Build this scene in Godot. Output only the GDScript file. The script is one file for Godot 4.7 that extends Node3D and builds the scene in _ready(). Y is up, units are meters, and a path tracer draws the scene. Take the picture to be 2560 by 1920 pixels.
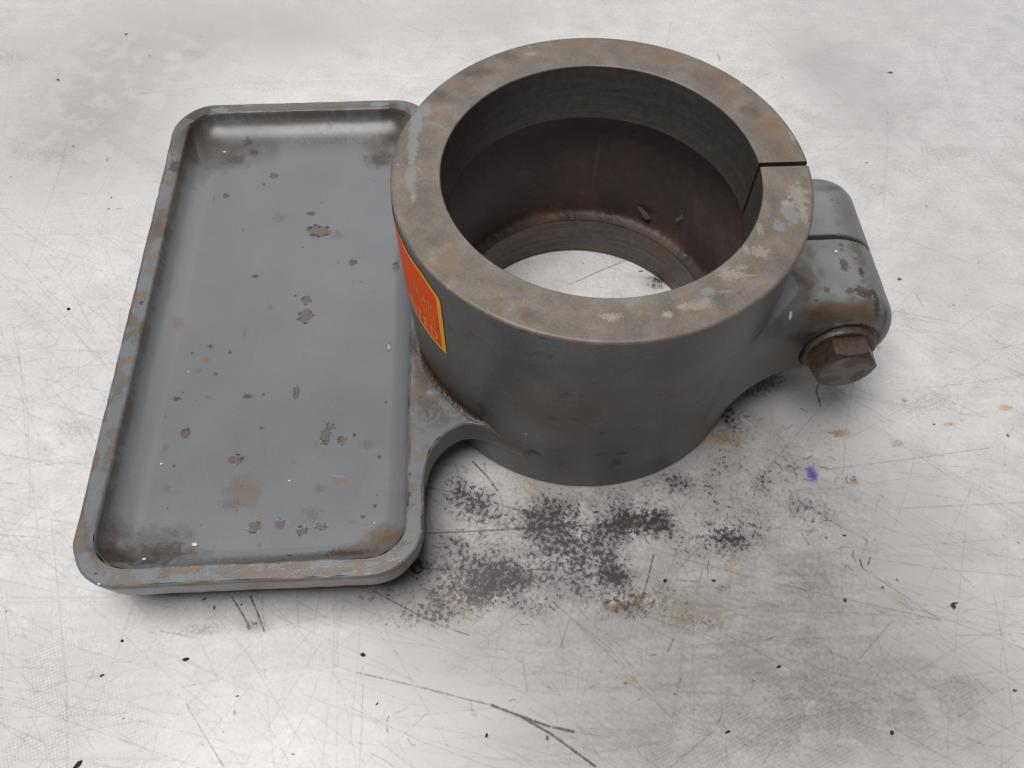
extends Node3D
# A grey-painted cast clamp bracket with a tool tray, lying on a worn white bench top.
# Local axes: x runs along the clamp slit from tray to lug, z towards the viewer, y up. Metres.

const R := 0.065          # clamp collar, outer radius
const RB := 0.0638        # outer radius at the foot
const RI := 0.0496        # machined bore
const RR := 0.0552        # cast recess between the two machined lands
const H := 0.0951
const LAND := 0.0730
const LIP := 0.0196
const SLIT := 0.00095     # half width of the slit
const TOP := 0.030        # tray rim level
const LUG_A := 0.0850
const LUG_H := 0.0415
const LUG_R := 0.0190
const LUG_B := 0.0335

var rng := RandomNumberGenerator.new()
var nz := FastNoiseLite.new()
var bracket: Node3D

# ------------------------------------------------------------------ scene set-up
func _ready() -> void:
	rng.seed = 77
	nz.seed = 5
	nz.noise_type = FastNoiseLite.TYPE_SIMPLEX_SMOOTH
	nz.frequency = 1.0
	nz.fractal_octaves = 3
	setup_camera_and_light()
	build_bench()
	bracket = Node3D.new()
	bracket.name = "clamp_bracket"
	bracket.set_meta("label", "grey painted cast iron clamp bracket with shallow tool tray, split collar and rusty bolt")
	bracket.set_meta("category", "bracket")
	add_child(bracket)
	build_tray()
	build_collar()
	build_lug()
	build_bolt()
	build_sticker()
	build_debris()

func setup_camera_and_light() -> void:
	var cam := Camera3D.new()
	cam.name = "camera"
	cam.fov = 49.948
	cam.near = 0.01
	cam.far = 20.0
	var bx := Vector3(0.998871, 0.005001, 0.047247)
	var by := Vector3(0.037626, 0.523915, -0.850939)
	var bz := -Vector3(0.029009, -0.851756, -0.523135)
	cam.transform = Transform3D(Basis(bx, by, bz).orthonormalized(), Vector3(-0.037291, 0.277249, 0.188335))
	add_child(cam)
	cam.current = true
	var we := WorldEnvironment.new()
	we.name = "surroundings"
	var env := Environment.new()
	env.background_mode = Environment.BG_COLOR
	env.background_color = Color(0.50, 0.50, 0.50)
	env.background_energy_multiplier = 0.26
	env.tonemap_mode = Environment.TONE_MAPPER_LINEAR
	env.tonemap_exposure = 1.0
	env.sdfgi_enabled = true
	env.ssao_enabled = true
	env.ssil_enabled = true
	we.environment = env
	add_child(we)
	lamp(Vector3(-0.23, 0.95, 0.14), Vector3(-0.20, 0, 0.10), Vector2(0.52, 0.52), 0.93, Color(1.0, 0.995, 0.985))
	lamp(Vector3(0.30, 0.88, -0.92), Vector3(0.30, 0, -0.92), Vector2(1.8, 0.75), 0.64, Color(0.99, 0.995, 1.0))

func lamp(at: Vector3, to: Vector3, size: Vector2, energy: float, col: Color) -> void:
	var l := AreaLight3D.new()
	l.name = "ceiling_lamp"
	l.area_size = size
	l.area_normalize_energy = true
	l.light_energy = energy
	l.light_color = col
	l.area_range = 6.0
	l.shadow_enabled = true
	l.look_at_from_position(at, to, Vector3(0, 0, -1))
	add_child(l, true)

# ------------------------------------------------------------------ texture canvas
class Canvas:
	var w: int
	var h: int
	var px := PackedByteArray()
	var hp := PackedByteArray()
	var a0: float
	var b0: float
	var k: float          # pixels per metre along u
	var kv: float
	var noise: FastNoiseLite
	func _init(ww: int, hh: int, aa: float, bb: float, a1: float, b1: float, n: FastNoiseLite) -> void:
		w = ww; h = hh; a0 = aa; b0 = bb; k = ww / (a1 - aa); kv = hh / (b1 - bb); noise = n
		px.resize(w * h * 3)
		hp.resize(w * h)
		hp.fill(160)
	func uv(a: float, b: float) -> Vector2:
		return Vector2((a - a0) * k / w, (b - b0) * kv / h)
	func blend(i: int, r: float, g: float, b: float, al: float) -> void:
		var j := i * 3
		px[j] = int(px[j] + (r - px[j]) * al)
		px[j + 1] = int(px[j + 1] + (g - px[j + 1]) * al)
		px[j + 2] = int(px[j + 2] + (b - px[j + 2]) * al)
	# a ragged patch: soft = width of its edge, warp = how ragged, grain = how broken up inside
	func stamp(a: float, b: float, ra: float, rb: float, col: Vector3, alpha: float, soft := 0.15, warp := 0.5, grain := 0.0, dh := 0.0, freq := 1.0, rot := 0.0) -> void:
		var cx := (a - a0) * k
		var cy := (b - b0) * kv
		var rx := maxf(ra * k, 0.6)
		var ry := maxf(rb * kv, 0.6)
		var m := maxf(rx, ry) * (1.0 + warp) + 2.0
		var mx := m if rot != 0.0 else rx * (1.0 + warp) + 2.0
		var my := m if rot != 0.0 else ry * (1.0 + warp) + 2.0
		var f := 0.75 * freq / maxf(minf(rx, ry), 1.0)
		var cr := cos(rot)
		var sr := sin(rot)
		for y in range(maxi(0, int(cy - my)), mini(h, int(cy + my) + 1)):
			for x in range(maxi(0, int(cx - mx)), mini(w, int(cx + mx) + 1)):
				var dx := x - cx
				var dy := y - cy
				var ex := (dx * cr + dy * sr) / rx
				var ey := (-dx * sr + dy * cr) / ry
				var d := sqrt(ex * ex + ey * ey)
				if d > 1.0 + warp + soft:
					continue
				var n := noise.get_noise_2d(x * f + cx * 1.37, y * f + cy * 0.71)
				var al := clampf((1.0 + soft - d - n * warp) / (2.0 * soft), 0.0, 1.0) * alpha
				if grain > 0.0:
					al *= clampf(1.0 - grain + grain * (0.5 + 1.6 * noise.get_noise_2d(x * 0.23 + 50.0, y * 0.23)), 0.0, 1.0)
				if al <= 0.004:
					continue
				var i := y * w + x
				var t := 1.0 + 0.10 * noise.get_noise_2d(x * 0.31 + 9.0, y * 0.31)
				blend(i, col.x * t, col.y * t, col.z * t, al)
				if dh != 0.0:
					hp[i] = clampi(int(hp[i] + dh * al), 0, 255)
	func line(p: PackedVector2Array, width: float, col: Vector3, alpha: float, ragged := 0.5) -> void:
		var hw := maxf(width * 0.5 * k, 0.35)
		for s in range(p.size() - 1):
			var q0 := Vector2((p[s].x - a0) * k, (p[s].y - b0) * kv)
			var q1 := Vector2((p[s + 1].x - a0) * k, (p[s + 1].y - b0) * kv)
			var len := q0.distance_to(q1)
			var n := maxi(1, int(len / 0.6))
			for i in range(n):
				var c := q0.lerp(q1, float(i) / n)
				var v := noise.get_noise_2d(c.x * 0.06 + 30.0, c.y * 0.06)
				var v2 := noise.get_noise_2d(c.x * 0.4, c.y * 0.4 + 77.0)
				var al := alpha * clampf(1.0 + ragged * (1.5 * v + v2), 0.12, 1.25)
				var hr := hw * clampf(1.0 + 0.8 * v2 * ragged, 0.4, 1.6)
				for y in range(int(floor(c.y - hr)), int(ceil(c.y + hr)) + 1):
					for x in range(int(floor(c.x - hr)), int(ceil(c.x + hr)) + 1):
						if x < 0 or y < 0 or x >= w or y >= h:
							continue
						var cov := clampf(hr + 0.5 - Vector2(x, y).distance_to(c), 0.0, 1.0) * minf(1.0, 0.55 * al)
						if cov > 0.0:
							blend(y * w + x, col.x, col.y, col.z, cov)
	func color_texture() -> ImageTexture:
		return ImageTexture.create_from_image(Image.create_from_data(w, h, false, Image.FORMAT_RGB8, px))
	func height_texture() -> ImageTexture:
		return ImageTexture.create_from_image(Image.create_from_data(w, h, false, Image.FORMAT_L8, hp))

func noise_bytes(w: int, h: int, freq: float, octaves: int, sd: int, kind := FastNoiseLite.TYPE_SIMPLEX_SMOOTH) -> PackedByteArray:
	var n := FastNoiseLite.new()
	n.noise_type = kind
	n.seed = sd
	n.frequency = freq
	n.fractal_octaves = octaves
	n.fractal_gain = 0.55
	return n.get_image(w, h, false, false, true).get_data()

# noise drawn small and stretched to the full size: cheap broad tones, or streaks when the two factors differ
func wide_noise(w: int, h: int, fx: int, fy: int, freq: float, octaves: int, sd: int) -> PackedByteArray:
	var n := FastNoiseLite.new()
	n.noise_type = FastNoiseLite.TYPE_SIMPLEX_SMOOTH
	n.seed = sd
	n.frequency = freq
	n.fractal_octaves = octaves
	var im := n.get_image(maxi(4, w / fx), maxi(4, h / fy), false, false, true)
	im.resize(w, h, Image.INTERPOLATE_CUBIC)
	return im.get_data()

# soft field of elliptical blobs, each [a_mm, b_mm, ra_mm, rb_mm, weight]
func field(c: Canvas, blobs: Array, base := 0.0) -> PackedByteArray:
	var sw := maxi(4, c.w / 8)
	var sh := maxi(4, c.h / 8)
	var d := PackedByteArray()
	d.resize(sw * sh)
	for y in sh:
		for x in sw:
			var a := c.a0 + (x + 0.5) * 8.0 / c.k
			var b := c.b0 + (y + 0.5) * 8.0 / c.kv
			var v := base
			for q in blobs:
				var ex: float = (a * 1000.0 - q[0]) / q[2]
				var ey: float = (b * 1000.0 - q[1]) / q[3]
				var e := ex * ex + ey * ey
				if e < 9.0:
					v += q[4] * exp(-e)
			d[y * sw + x] = clampi(int(v * 255.0), 0, 255)
	var im := Image.create_from_data(sw, sh, false, Image.FORMAT_L8, d)
	im.resize(c.w, c.h, Image.INTERPOLATE_CUBIC)
	return im.get_data()

func paint_material(c: Canvas, rough: float, bump_cm: float, metallic := 0.0) -> StandardMaterial3D:
	var m := StandardMaterial3D.new()
	m.albedo_texture = c.color_texture()
	m.roughness = rough
	m.metallic = metallic
	m.texture_repeat = false
	if bump_cm > 0.0:
		m.heightmap_enabled = true
		m.heightmap_texture = c.height_texture()
		m.heightmap_scale = bump_cm
	return m

# ------------------------------------------------------------------ mesh helpers
class Builder:
	var v := PackedVector3Array()
	var n := PackedVector3Array()
	var t := PackedVector2Array()
	var ix := PackedInt32Array()
	func vert(p: Vector3, uv := Vector2.ZERO, nn := Vector3.ZERO) -> int:
		v.append(p); t.append(uv); n.append(nn)
		return v.size() - 1
	func tri(a: int, b: int, c: int) -> void:
		ix.append(a); ix.append(b); ix.append(c)
	func quad(a: int, b: int, c: int, d: int) -> void:
		tri(a, b, c); tri(a, c, d)
	func smooth(from := 0) -> void:
		# area-weighted normals for vertices that were given none
		var acc := PackedVector3Array()
		acc.resize(v.size())
		for i in range(0, ix.size(), 3):
			var f := (v[ix[i + 2]] - v[ix[i]]).cross(v[ix[i + 1]] - v[ix[i]])
			for j in 3:
				acc[ix[i + j]] += f
		for i in range(from, v.size()):
			if n[i] == Vector3.ZERO:
				n[i] = acc[i].normalized()
	func flip_all() -> void:
		for i in range(0, ix.size(), 3):
			var q := ix[i + 1]
			ix[i + 1] = ix[i + 2]
			ix[i + 2] = q
	func mesh() -> ArrayMesh:
		# wind every face to agree with its normals (front faces run clockwise)
		for i in range(0, ix.size(), 3):
			var f := (v[ix[i + 2]] - v[ix[i]]).cross(v[ix[i + 1]] - v[ix[i]])
			if f.dot(n[ix[i]] + n[ix[i + 1]] + n[ix[i + 2]]) < 0.0:
				var q := ix[i + 1]
				ix[i + 1] = ix[i + 2]
				ix[i + 2] = q
		var arr := []
		arr.resize(Mesh.ARRAY_MAX)
		arr[Mesh.ARRAY_VERTEX] = v
		arr[Mesh.ARRAY_NORMAL] = n
		arr[Mesh.ARRAY_TEX_UV] = t
		arr[Mesh.ARRAY_INDEX] = ix
		var m := ArrayMesh.new()
		m.add_surface_from_arrays(Mesh.PRIMITIVE_TRIANGLES, arr)
		return m

func put(called: String, b: Builder, mat: Material, parent: Node) -> MeshInstance3D:
	var o := MeshInstance3D.new()
	o.name = called
	o.mesh = b.mesh()
	o.material_override = mat
	parent.add_child(o, true)
	return o

# closed rows of equal length joined into a skin; uv by callable on the point
func loft(b: Builder, rows: Array, uvf: Callable, closed := true) -> void:
	var base := b.v.size()
	var n: int = rows[0].size()
	for r in rows:
		for p in r:
			b.vert(p, uvf.call(p))
	for i in range(rows.size() - 1):
		for j in range(n if closed else n - 1):
			var j2 := (j + 1) % n
			b.quad(base + i * n + j, base + i * n + j2, base + (i + 1) * n + j2, base + (i + 1) * n + j)

func ring_points(poly: PackedVector2Array, y: float) -> PackedVector3Array:
	var r := PackedVector3Array()
	for p in poly:
		r.append(Vector3(p.x, y, p.y))
	return r

func offset_inward(poly: PackedVector2Array, d: float) -> PackedVector2Array:
	# poly runs so that its interior lies to the left of (x, z) travel
	var r := PackedVector2Array()
	var n := poly.size()
	for i in n:
		var t := (poly[(i + 1) % n] - poly[(i + n - 1) % n]).normalized()
		r.append(poly[i] + Vector2(-t.y, t.x) * d)
	return r

func flat_face(b: Builder, poly: PackedVector2Array, y: float, up: Vector3, uvf: Callable) -> void:
	var tris := Geometry2D.triangulate_polygon(poly)
	var base := b.v.size()
	for p in poly:
		var q := Vector3(p.x, y, p.y)
		b.vert(q, uvf.call(q), up)
	for i in range(0, tris.size(), 3):
		b.tri(base + tris[i], base + tris[i + 1], base + tris[i + 2])

# ------------------------------------------------------------------ bench top
func build_bench() -> void:
	var c := Canvas.new(2048, 1504, -0.34, -0.27, 0.30, 0.20, nz)
	var broad := wide_noise(c.w, c.h, 8, 8, 0.012, 4, 11)
	var mottle := noise_bytes(c.w, c.h, 0.018, 4, 12)
	var fine := noise_bytes(c.w, c.h, 0.16, 3, 13)
	var speck := noise_bytes(c.w, c.h, 0.13, 5, 14)
	var speck2 := noise_bytes(c.w, c.h, 0.36, 3, 16)
	var streak := wide_noise(c.w, c.h, 14, 1, 0.09, 3, 15)
	var dirt := field(c, DIRT, 0.02)
	var weave := field(c, WEAVE, 0.0)
	var smudge_or_shade := field(c, SMUDGE_AND_SHADE, 0.0)  # real smudges plus shade painted into the bench colour
	var warm := field(c, WARM, 0.0)
	var ca := cos(0.42)
	var sa := sin(0.42)
	var wk := TAU / (1.55e-3 * c.k)
	for y in c.h:
		for x in c.w:
			var i := y * c.w + x
			var t := 219.0 + (broad[i] - 128) * 0.065 + (mottle[i] - 128) * 0.085 + (fine[i] - 128) * 0.085 + (streak[i] - 128) * 0.03
			var sm: float = smudge_or_shade[i] / 255.0
			t -= sm * (70.0 + (mottle[i] - 128) * 0.18 + (fine[i] - 128) * 0.22 + (streak[i] - 128) * 0.12)  # darkens the bench for grime and for the painted-in shade
			var r := t
			var g := t - 3.0
			var b := t - 3.6
			var wv: int = weave[i]
			if wv > 6:
				var u := (x * ca + y * sa) * wk
				var v := (-x * sa + y * ca) * wk
				var m := wv / 255.0 * clampf((mottle[i] + fine[i] * 0.4 - 110) * 0.012, 0.0, 1.0)
				var q := m * (0.55 - 0.45 * sin(u) * sin(v)) * 34.0
				r -= q
				g -= q * 1.05
				b -= q * 1.15
			var wm: int = warm[i]
			if wm > 3:
				var m2 := wm / 255.0 * clampf((fine[i] + mottle[i] - 190) * 0.016, 0.15, 1.2)
				r -= m2 * 26.0
				g -= m2 * 52.0
				b -= m2 * 96.0
			var dn: int = dirt[i]
			var over := speck[i] * 0.62 + speck2[i] * 0.38 + (mottle[i] - 128) * 0.34 - (210.0 - dn * 0.62)
			if dn > 12:
				# soft sooty film between the specks
				var film := dn / 255.0 * clampf((mottle[i] + fine[i] * 0.6 - 110.0) * 0.008, 0.0, 1.0) * 0.74
				r += (84.0 - r) * film
				g += (77.0 - g) * film
				b += (77.0 - b) * film
			if over > 0.0:
				var al := minf(over / 40.0, 1.0) * (0.95 if dn > 50 else 0.5)
				r += (52.0 - r) * al
				g += (45.0 - g) * al
				b += (46.0 - b) * al
			var j := i * 3
			c.px[j] = clampi(int(r), 0, 255)
			c.px[j + 1] = clampi(int(g), 0, 255)
			c.px[j + 2] = clampi(int(b), 0, 255)
	var ink := Vector3(46, 42, 42)
	# the many faint random scratches, denser towards the viewer and the right
	for s in 1900:
		var p := Vector2(rng.randf_range(-0.30, 0.27), lerpf(-0.24, 0.18, pow(rng.randf(), 0.55)))
		var ang := rng.randfn(0.42, 0.30) if rng.randf() < 0.62 else rng.randf_range(-1.6, 1.6)
		var d := Vector2(cos(ang), sin(ang)) * rng.randf_range(0.006, 0.05)
		var bend := Vector2(-d.y, d.x) * rng.randf_range(-0.06, 0.06)
		var pale := rng.randf() < 0.14
		var al := (rng.randf_range(0.05, 0.15) + (0.12 * rng.randf() if rng.randf() < 0.2 else 0.0)) * (1.0 if p.y > -0.06 else 0.6)
		c.line(PackedVector2Array([p - d, p + bend, p + d]), rng.randf_range(0.00012, 0.00024), Vector3(238, 236, 234) if pale else ink, al, 0.9)
	for s in 2600:
		var q := Vector2(rng.randf_range(-0.30, 0.27), lerpf(-0.24, 0.19, pow(rng.randf(), 0.5)))
		if q.x < -0.05 and rng.randf() < 0.7:
			continue
		var d2 := Vector2.from_angle(rng.randf_range(-0.5, 1.3)) * rng.randf_range(0.0002, 0.0012)
		c.line(PackedVector2Array([q - d2, q + d2]), rng.randf_range(0.00014, 0.0003), ink, rng.randf_range(0.06, 0.36), 0.9)
	for s in 170:
		var q2 := Vector2(rng.randf_range(-0.29, 0.26), lerpf(-0.23, 0.18, pow(rng.randf(), 0.6)))
		if q2.x < -0.06 and rng.randf() < 0.5:
			continue
		var rr2 := rng.randf_range(0.0012, 0.0075)
		c.stamp(q2.x, q2.y, rr2 * 1.5, rr2 * 0.6, Vector3(128, 124, 122), rng.randf_range(0.10, 0.30), 0.7, 1.0, 0.9, 0, 1.8, rng.randf_range(-0.2, 0.9))
	# hair-like dark drag marks through the sooty dirt
	var made := 0
	while made < 900:
		var h1 := Vector2(rng.randf_range(-0.09, 0.10), rng.randf_range(0.02, 0.15))
		var di: int = dirt[clampi(int((h1.y - c.b0) * c.kv), 0, c.h - 1) * c.w + clampi(int((h1.x - c.a0) * c.k), 0, c.w - 1)]
		made += 1
		if rng.randf() * 110.0 > di:
			continue
		var h2 := Vector2.from_angle(rng.randf_range(0, TAU)) * rng.randf_range(0.0006, 0.0026)
		c.line(PackedVector2Array([h1 - h2, h1 + Vector2(-h2.y, h2.x) * rng.randf_range(-0.4, 0.4), h1 + h2]), 0.00022, ink, rng.randf_range(0.3, 0.9), 0.9)
	for l in SCRATCH:
		var pts := PackedVector2Array()
		for i in range(2, l.size(), 2):
			pts.append(Vector2(l[i], l[i + 1]) * 0.001)
		c.line(pts, l[0] * 0.00075, ink, l[1] * l[1] * 1.35, 0.8)
	for q in SPOTS:
		spot(c, q)
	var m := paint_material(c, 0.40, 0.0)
	m.metallic_specular = 0.5
	var top := Builder.new()
	var x0 := -0.34
	var x1 := 0.30
	var z0 := -0.27
	var z1 := 0.20
	top.quad(top.vert(Vector3(x0, 0, z0), Vector2(0, 0), Vector3.UP), top.vert(Vector3(x1, 0, z0), Vector2(1, 0), Vector3.UP), top.vert(Vector3(x1, 0, z1), Vector2(1, 1), Vector3.UP), top.vert(Vector3(x0, 0, z1), Vector2(0, 1), Vector3.UP))
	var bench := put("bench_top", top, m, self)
	bench.set_meta("kind", "structure")
	bench.set_meta("label", "worn white bench top, scratched, speckled and stained, under the bracket")
	# the rest of the bench, past the picture: same sheet in a plain worn white, with a rounded front edge
	var pm := StandardMaterial3D.new()
	var pc := Canvas.new(512, 512, 0, 0, 0.4, 0.4, nz)
	var pn := noise_bytes(512, 512, 0.02, 4, 21)
	for i in 512 * 512:
		var t2 := int(222 + (pn[i] - 128) * 0.12)
		pc.px[i * 3] = t2
		pc.px[i * 3 + 1] = t2 - 2
		pc.px[i * 3 + 2] = t2 - 4
	pm.albedo_texture = pc.color_texture()
	pm.uv1_triplanar = true
	pm.uv1_scale = Vector3(2.5, 2.5, 2.5)
	pm.roughness = 0.40
	pm.metallic_specular = 0.5
	var rest := Builder.new()
	for q in [[-1.1, -0.8, 1.0, z0], [-1.1, z1, 1.0, 0.5], [-1.1, z0, x0, z1], [x1, z0, 1.0, z1]]:
		rest.quad(rest.vert(Vector3(q[0], 0, q[1]), Vector2.ZERO, Vector3.UP), rest.vert(Vector3(q[2], 0, q[1]), Vector2.ZERO, Vector3.UP), rest.vert(Vector3(q[2], 0, q[3]), Vector2.ZERO, Vector3.UP), rest.vert(Vector3(q[0], 0, q[3]), Vector2.ZERO, Vector3.UP))
	var edge := [Vector2(1.0, 0.5), Vector2(-1.1, 0.5), Vector2(-1.1, -0.8), Vector2(1.0, -0.8)]
	for i in 4:
		var p0: Vector2 = edge[i]
		var p1: Vector2 = edge[(i + 1) % 4]
		var nn2 := Vector2(-(p1 - p0).y, (p1 - p0).x).normalized()
		var nn := Vector3(nn2.x, 0, nn2.y)
		if nn.dot(Vector3(p0.x, 0, p0.y)) < 0.0:
			nn = -nn
		rest.quad(rest.vert(Vector3(p0.x, 0, p0.y), Vector2.ZERO, nn), rest.vert(Vector3(p1.x, 0, p1.y), Vector2.ZERO, nn), rest.vert(Vector3(p1.x, -0.03, p1.y), Vector2.ZERO, nn), rest.vert(Vector3(p0.x, -0.03, p0.y), Vector2.ZERO, nn))
	rest.quad(rest.vert(Vector3(-1.1, -0.03, -0.8), Vector2.ZERO, Vector3.DOWN), rest.vert(Vector3(1.0, -0.03, -0.8), Vector2.ZERO, Vector3.DOWN), rest.vert(Vector3(1.0, -0.03, 0.5), Vector2.ZERO, Vector3.DOWN), rest.vert(Vector3(-1.1, -0.03, 0.5), Vector2.ZERO, Vector3.DOWN))
	var border := put("bench_border", rest, pm, self)
	border.set_meta("kind", "structure")
	border.set_meta("label", "plain outer part of the worn white bench top")

# one mark: [a_mm, b_mm, ra_mm, rb_mm, kind]
func spot(c: Canvas, q: Array) -> void:
	var a: float = q[0] * 0.001
	var b: float = q[1] * 0.001
	var ra: float = q[2] * 0.001
	var rb: float = q[3] * 0.001
	match q[4]:
		"chip_dark":
			c.stamp(a, b, ra, rb, Vector3(66, 61, 60), 0.85, 0.25, 0.8, 0.2, -25)
		"chip":
			c.stamp(a - 0.00006, b - 0.00020, ra * 1.04, rb * 1.05, Vector3(52, 46, 44), 0.9, 0.08, 0.8, 0.0, -20)
			c.stamp(a, b, ra, rb, Vector3(105, 95, 89), 1.0, 0.06, 0.8, 0.12, -40)
			c.stamp(a + ra * 0.2, b + rb * 0.75, ra * 0.6, 0.00010, Vector3(148, 140, 132), 0.5, 0.3, 0.6, 0.2, 0)
		"chip_rust":
			c.stamp(a, b, ra, rb, Vector3(124, 106, 92), 0.85, 0.2, 0.8, 0.25, -60)
		"chip_tan":
			c.stamp(a, b, ra * 1.2, rb * 1.2, Vector3(84, 74, 66), 0.7, 0.2, 0.4, 0.0, -20)
			c.stamp(a, b, ra * 0.8, rb * 0.8, Vector3(172, 156, 136), 0.95, 0.2, 0.4, 0.0, 40)
		"smear":
			c.stamp(a, b, ra, rb, Vector3(84, 80, 79), 0.55, 0.5, 1.1, 0.75, -12, 1.6)
		"rust":
			c.stamp(a, b, ra * 1.05, rb * 1.05, Vector3(112, 101, 90), 0.85, 0.35, 0.7, 0.45, 14)
			c.stamp(a, b, ra * 0.8, rb * 0.8, Vector3(124, 108, 92), 0.5, 0.6, 0.9, 0.9, 14, 2.5)
		"grime":
			c.stamp(a, b, ra, rb, Vector3(60, 51, 46), 0.92, 0.5, 0.75, 0.4, 12)
		"grime_soft":
			c.stamp(a, b, ra, rb, Vector3(74, 64, 58), 0.65, 0.8, 0.8, 0.5, 5)
		"grime_brown":
			c.stamp(a, b, ra, rb, Vector3(98, 78, 58), 0.85, 0.5, 0.75, 0.5, 18)
		"bare":
			c.stamp(a, b, ra, rb, Vector3(110, 102, 96), 0.95, 0.07, 0.7, 0.2, -16)
		"bare_rust":
			c.stamp(a, b, ra, rb, Vector3(114, 99, 88), 0.9, 0.1, 0.7, 0.3, -14)
		"paint":
			c.stamp(a, b, ra, rb, Vector3(130, 133, 134), 0.85, 0.14, 0.5, 0.1, 35)
		"cream":
			c.stamp(a, b, ra, rb, Vector3(164, 156, 145), 0.72, 0.18, 0.9, 0.5, 24, 1.6)
		"ochre":
			c.stamp(a, b, ra, rb, Vector3(142, 126, 106), 0.42, 0.6, 0.9, 0.5, 10)
		"orange":
			c.stamp(a, b, ra, rb, Vector3(134, 104, 80), 0.42, 0.9, 0.7, 0.35, 0)
		"bright":
			c.stamp(a, b, ra, rb, Vector3(236, 234, 228), 0.95, 0.2, 0.3, 0.0, 60)
		"ink":
			c.stamp(a, b, ra * 0.8, rb * 0.8, Vector3(44, 39, 38), 0.9, 0.2, 0.6, 0.0, 0)
		"purple":
			c.stamp(a, b, ra * 1.25, rb * 1.25, Vector3(150, 140, 190), 0.45, 0.4, 0.5, 0.3, 0)
			c.stamp(a, b, ra, rb, Vector3(78, 66, 150), 0.95, 0.25, 0.6, 0.45, 0)
		"stain_orange":
			c.stamp(a, b, ra, rb, Vector3(158, 120, 82), 0.6, 0.5, 1.0, 0.6, 0, 1.4)
		"stain_brown":
			c.stamp(a, b, ra, rb, Vector3(112, 82, 50), 0.8, 0.5, 1.0, 0.7, 0, 1.4)
		"stain_or_shade_dark":  # dark dirt stains, and the painted shadow under the lug
			c.stamp(a, b, ra, rb, Vector3(74, 61, 58), 0.85, 0.35, 1.0, 0.8, 0, 2.6)
		"smudge_or_shade":
			c.stamp(a, b, ra, rb, Vector3(120, 116, 114), 0.5, 0.8, 1.0, 0.8, 0, 1.6)

# ------------------------------------------------------------------ tray
func arc(poly: PackedVector2Array, cx: float, cz: float, r: float, d0: float, d1: float, n: int) -> void:
	for i in n + 1:
		var t := deg_to_rad(lerpf(d0, d1, float(i) / n))
		poly.append(Vector2(cx + r * cos(t), cz + r * sin(t)))

func edge_to(poly: PackedVector2Array, p: Vector2, step := 0.004) -> void:
	var q := poly[poly.size() - 1]
	var n := maxi(1, int(q.distance_to(p) / step))
	for i in range(1, n):
		poly.append(q.lerp(p, float(i) / n))

const A0 := -0.1697
const A1 := -0.0593
const B0 := -0.1149
const B1 := 0.1041

func tray_outline() -> PackedVector2Array:
	var p := PackedVector2Array()
	var r := 0.0175
	# far edge, left to right, then round by the right side and the collar, the near edge, the left side
	arc(p, A0 + r, B0 + r, r, 180, 270, 14)
	edge_to(p, Vector2(A1 - 0.0145, B0))
	arc(p, A1 - 0.0145, B0 + 0.0145, 0.0145, 270, 360, 12)
	edge_to(p, Vector2(A1, -0.0705))
	arc(p, A1 + 0.02, -0.0705, 0.02, 180, 66, 18)
	arc(p, 0, 0, 0.0585, 236, 124, 30)
	arc(p, A1 + 0.02, 0.0705, 0.02, 294, 180, 18)
	edge_to(p, Vector2(A1, B1 - r))
	arc(p, A1 - r, B1 - r, r, 0, 90, 14)
	edge_to(p, Vector2(A0 + r, B1))
	arc(p, A0 + r, B1 - r, r, 90, 180, 14)
	edge_to(p, Vector2(A0, B0 + r))
	return p

func rounded(x0: float, z0: float, x1: float, z1: float, r: float) -> PackedVector2Array:
	var p := PackedVector2Array()
	var ex := 18
	var ez := 30
	var cs := [Vector3(x0 + r, z0 + r, 180), Vector3(x1 - r, z0 + r, 270), Vector3(x1 - r, z1 - r, 0), Vector3(x0 + r, z1 - r, 90)]
	for k in 4:
		arc(p, cs[k].x, cs[k].y, r, cs[k].z, cs[k].z + 90, 12)
		var a := p[p.size() - 1]
		var nx: Vector3 = cs[(k + 1) % 4]
		var b := Vector2(nx.x, nx.y) + Vector2.from_angle(deg_to_rad(nx.z)) * r
		var n := ex if k % 2 == 0 else ez
		for i in range(1, n):
			p.append(a.lerp(b, float(i) / n))
	return p

func wavy(poly: PackedVector2Array, amount: float) -> PackedVector2Array:
	var r := PackedVector2Array()
	for p in poly:
		r.append(p + Vector2(nz.get_noise_2d(p.x * 90, p.y * 90), nz.get_noise_2d(p.x * 90 + 40, p.y * 90)) * amount)
	return r

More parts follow.
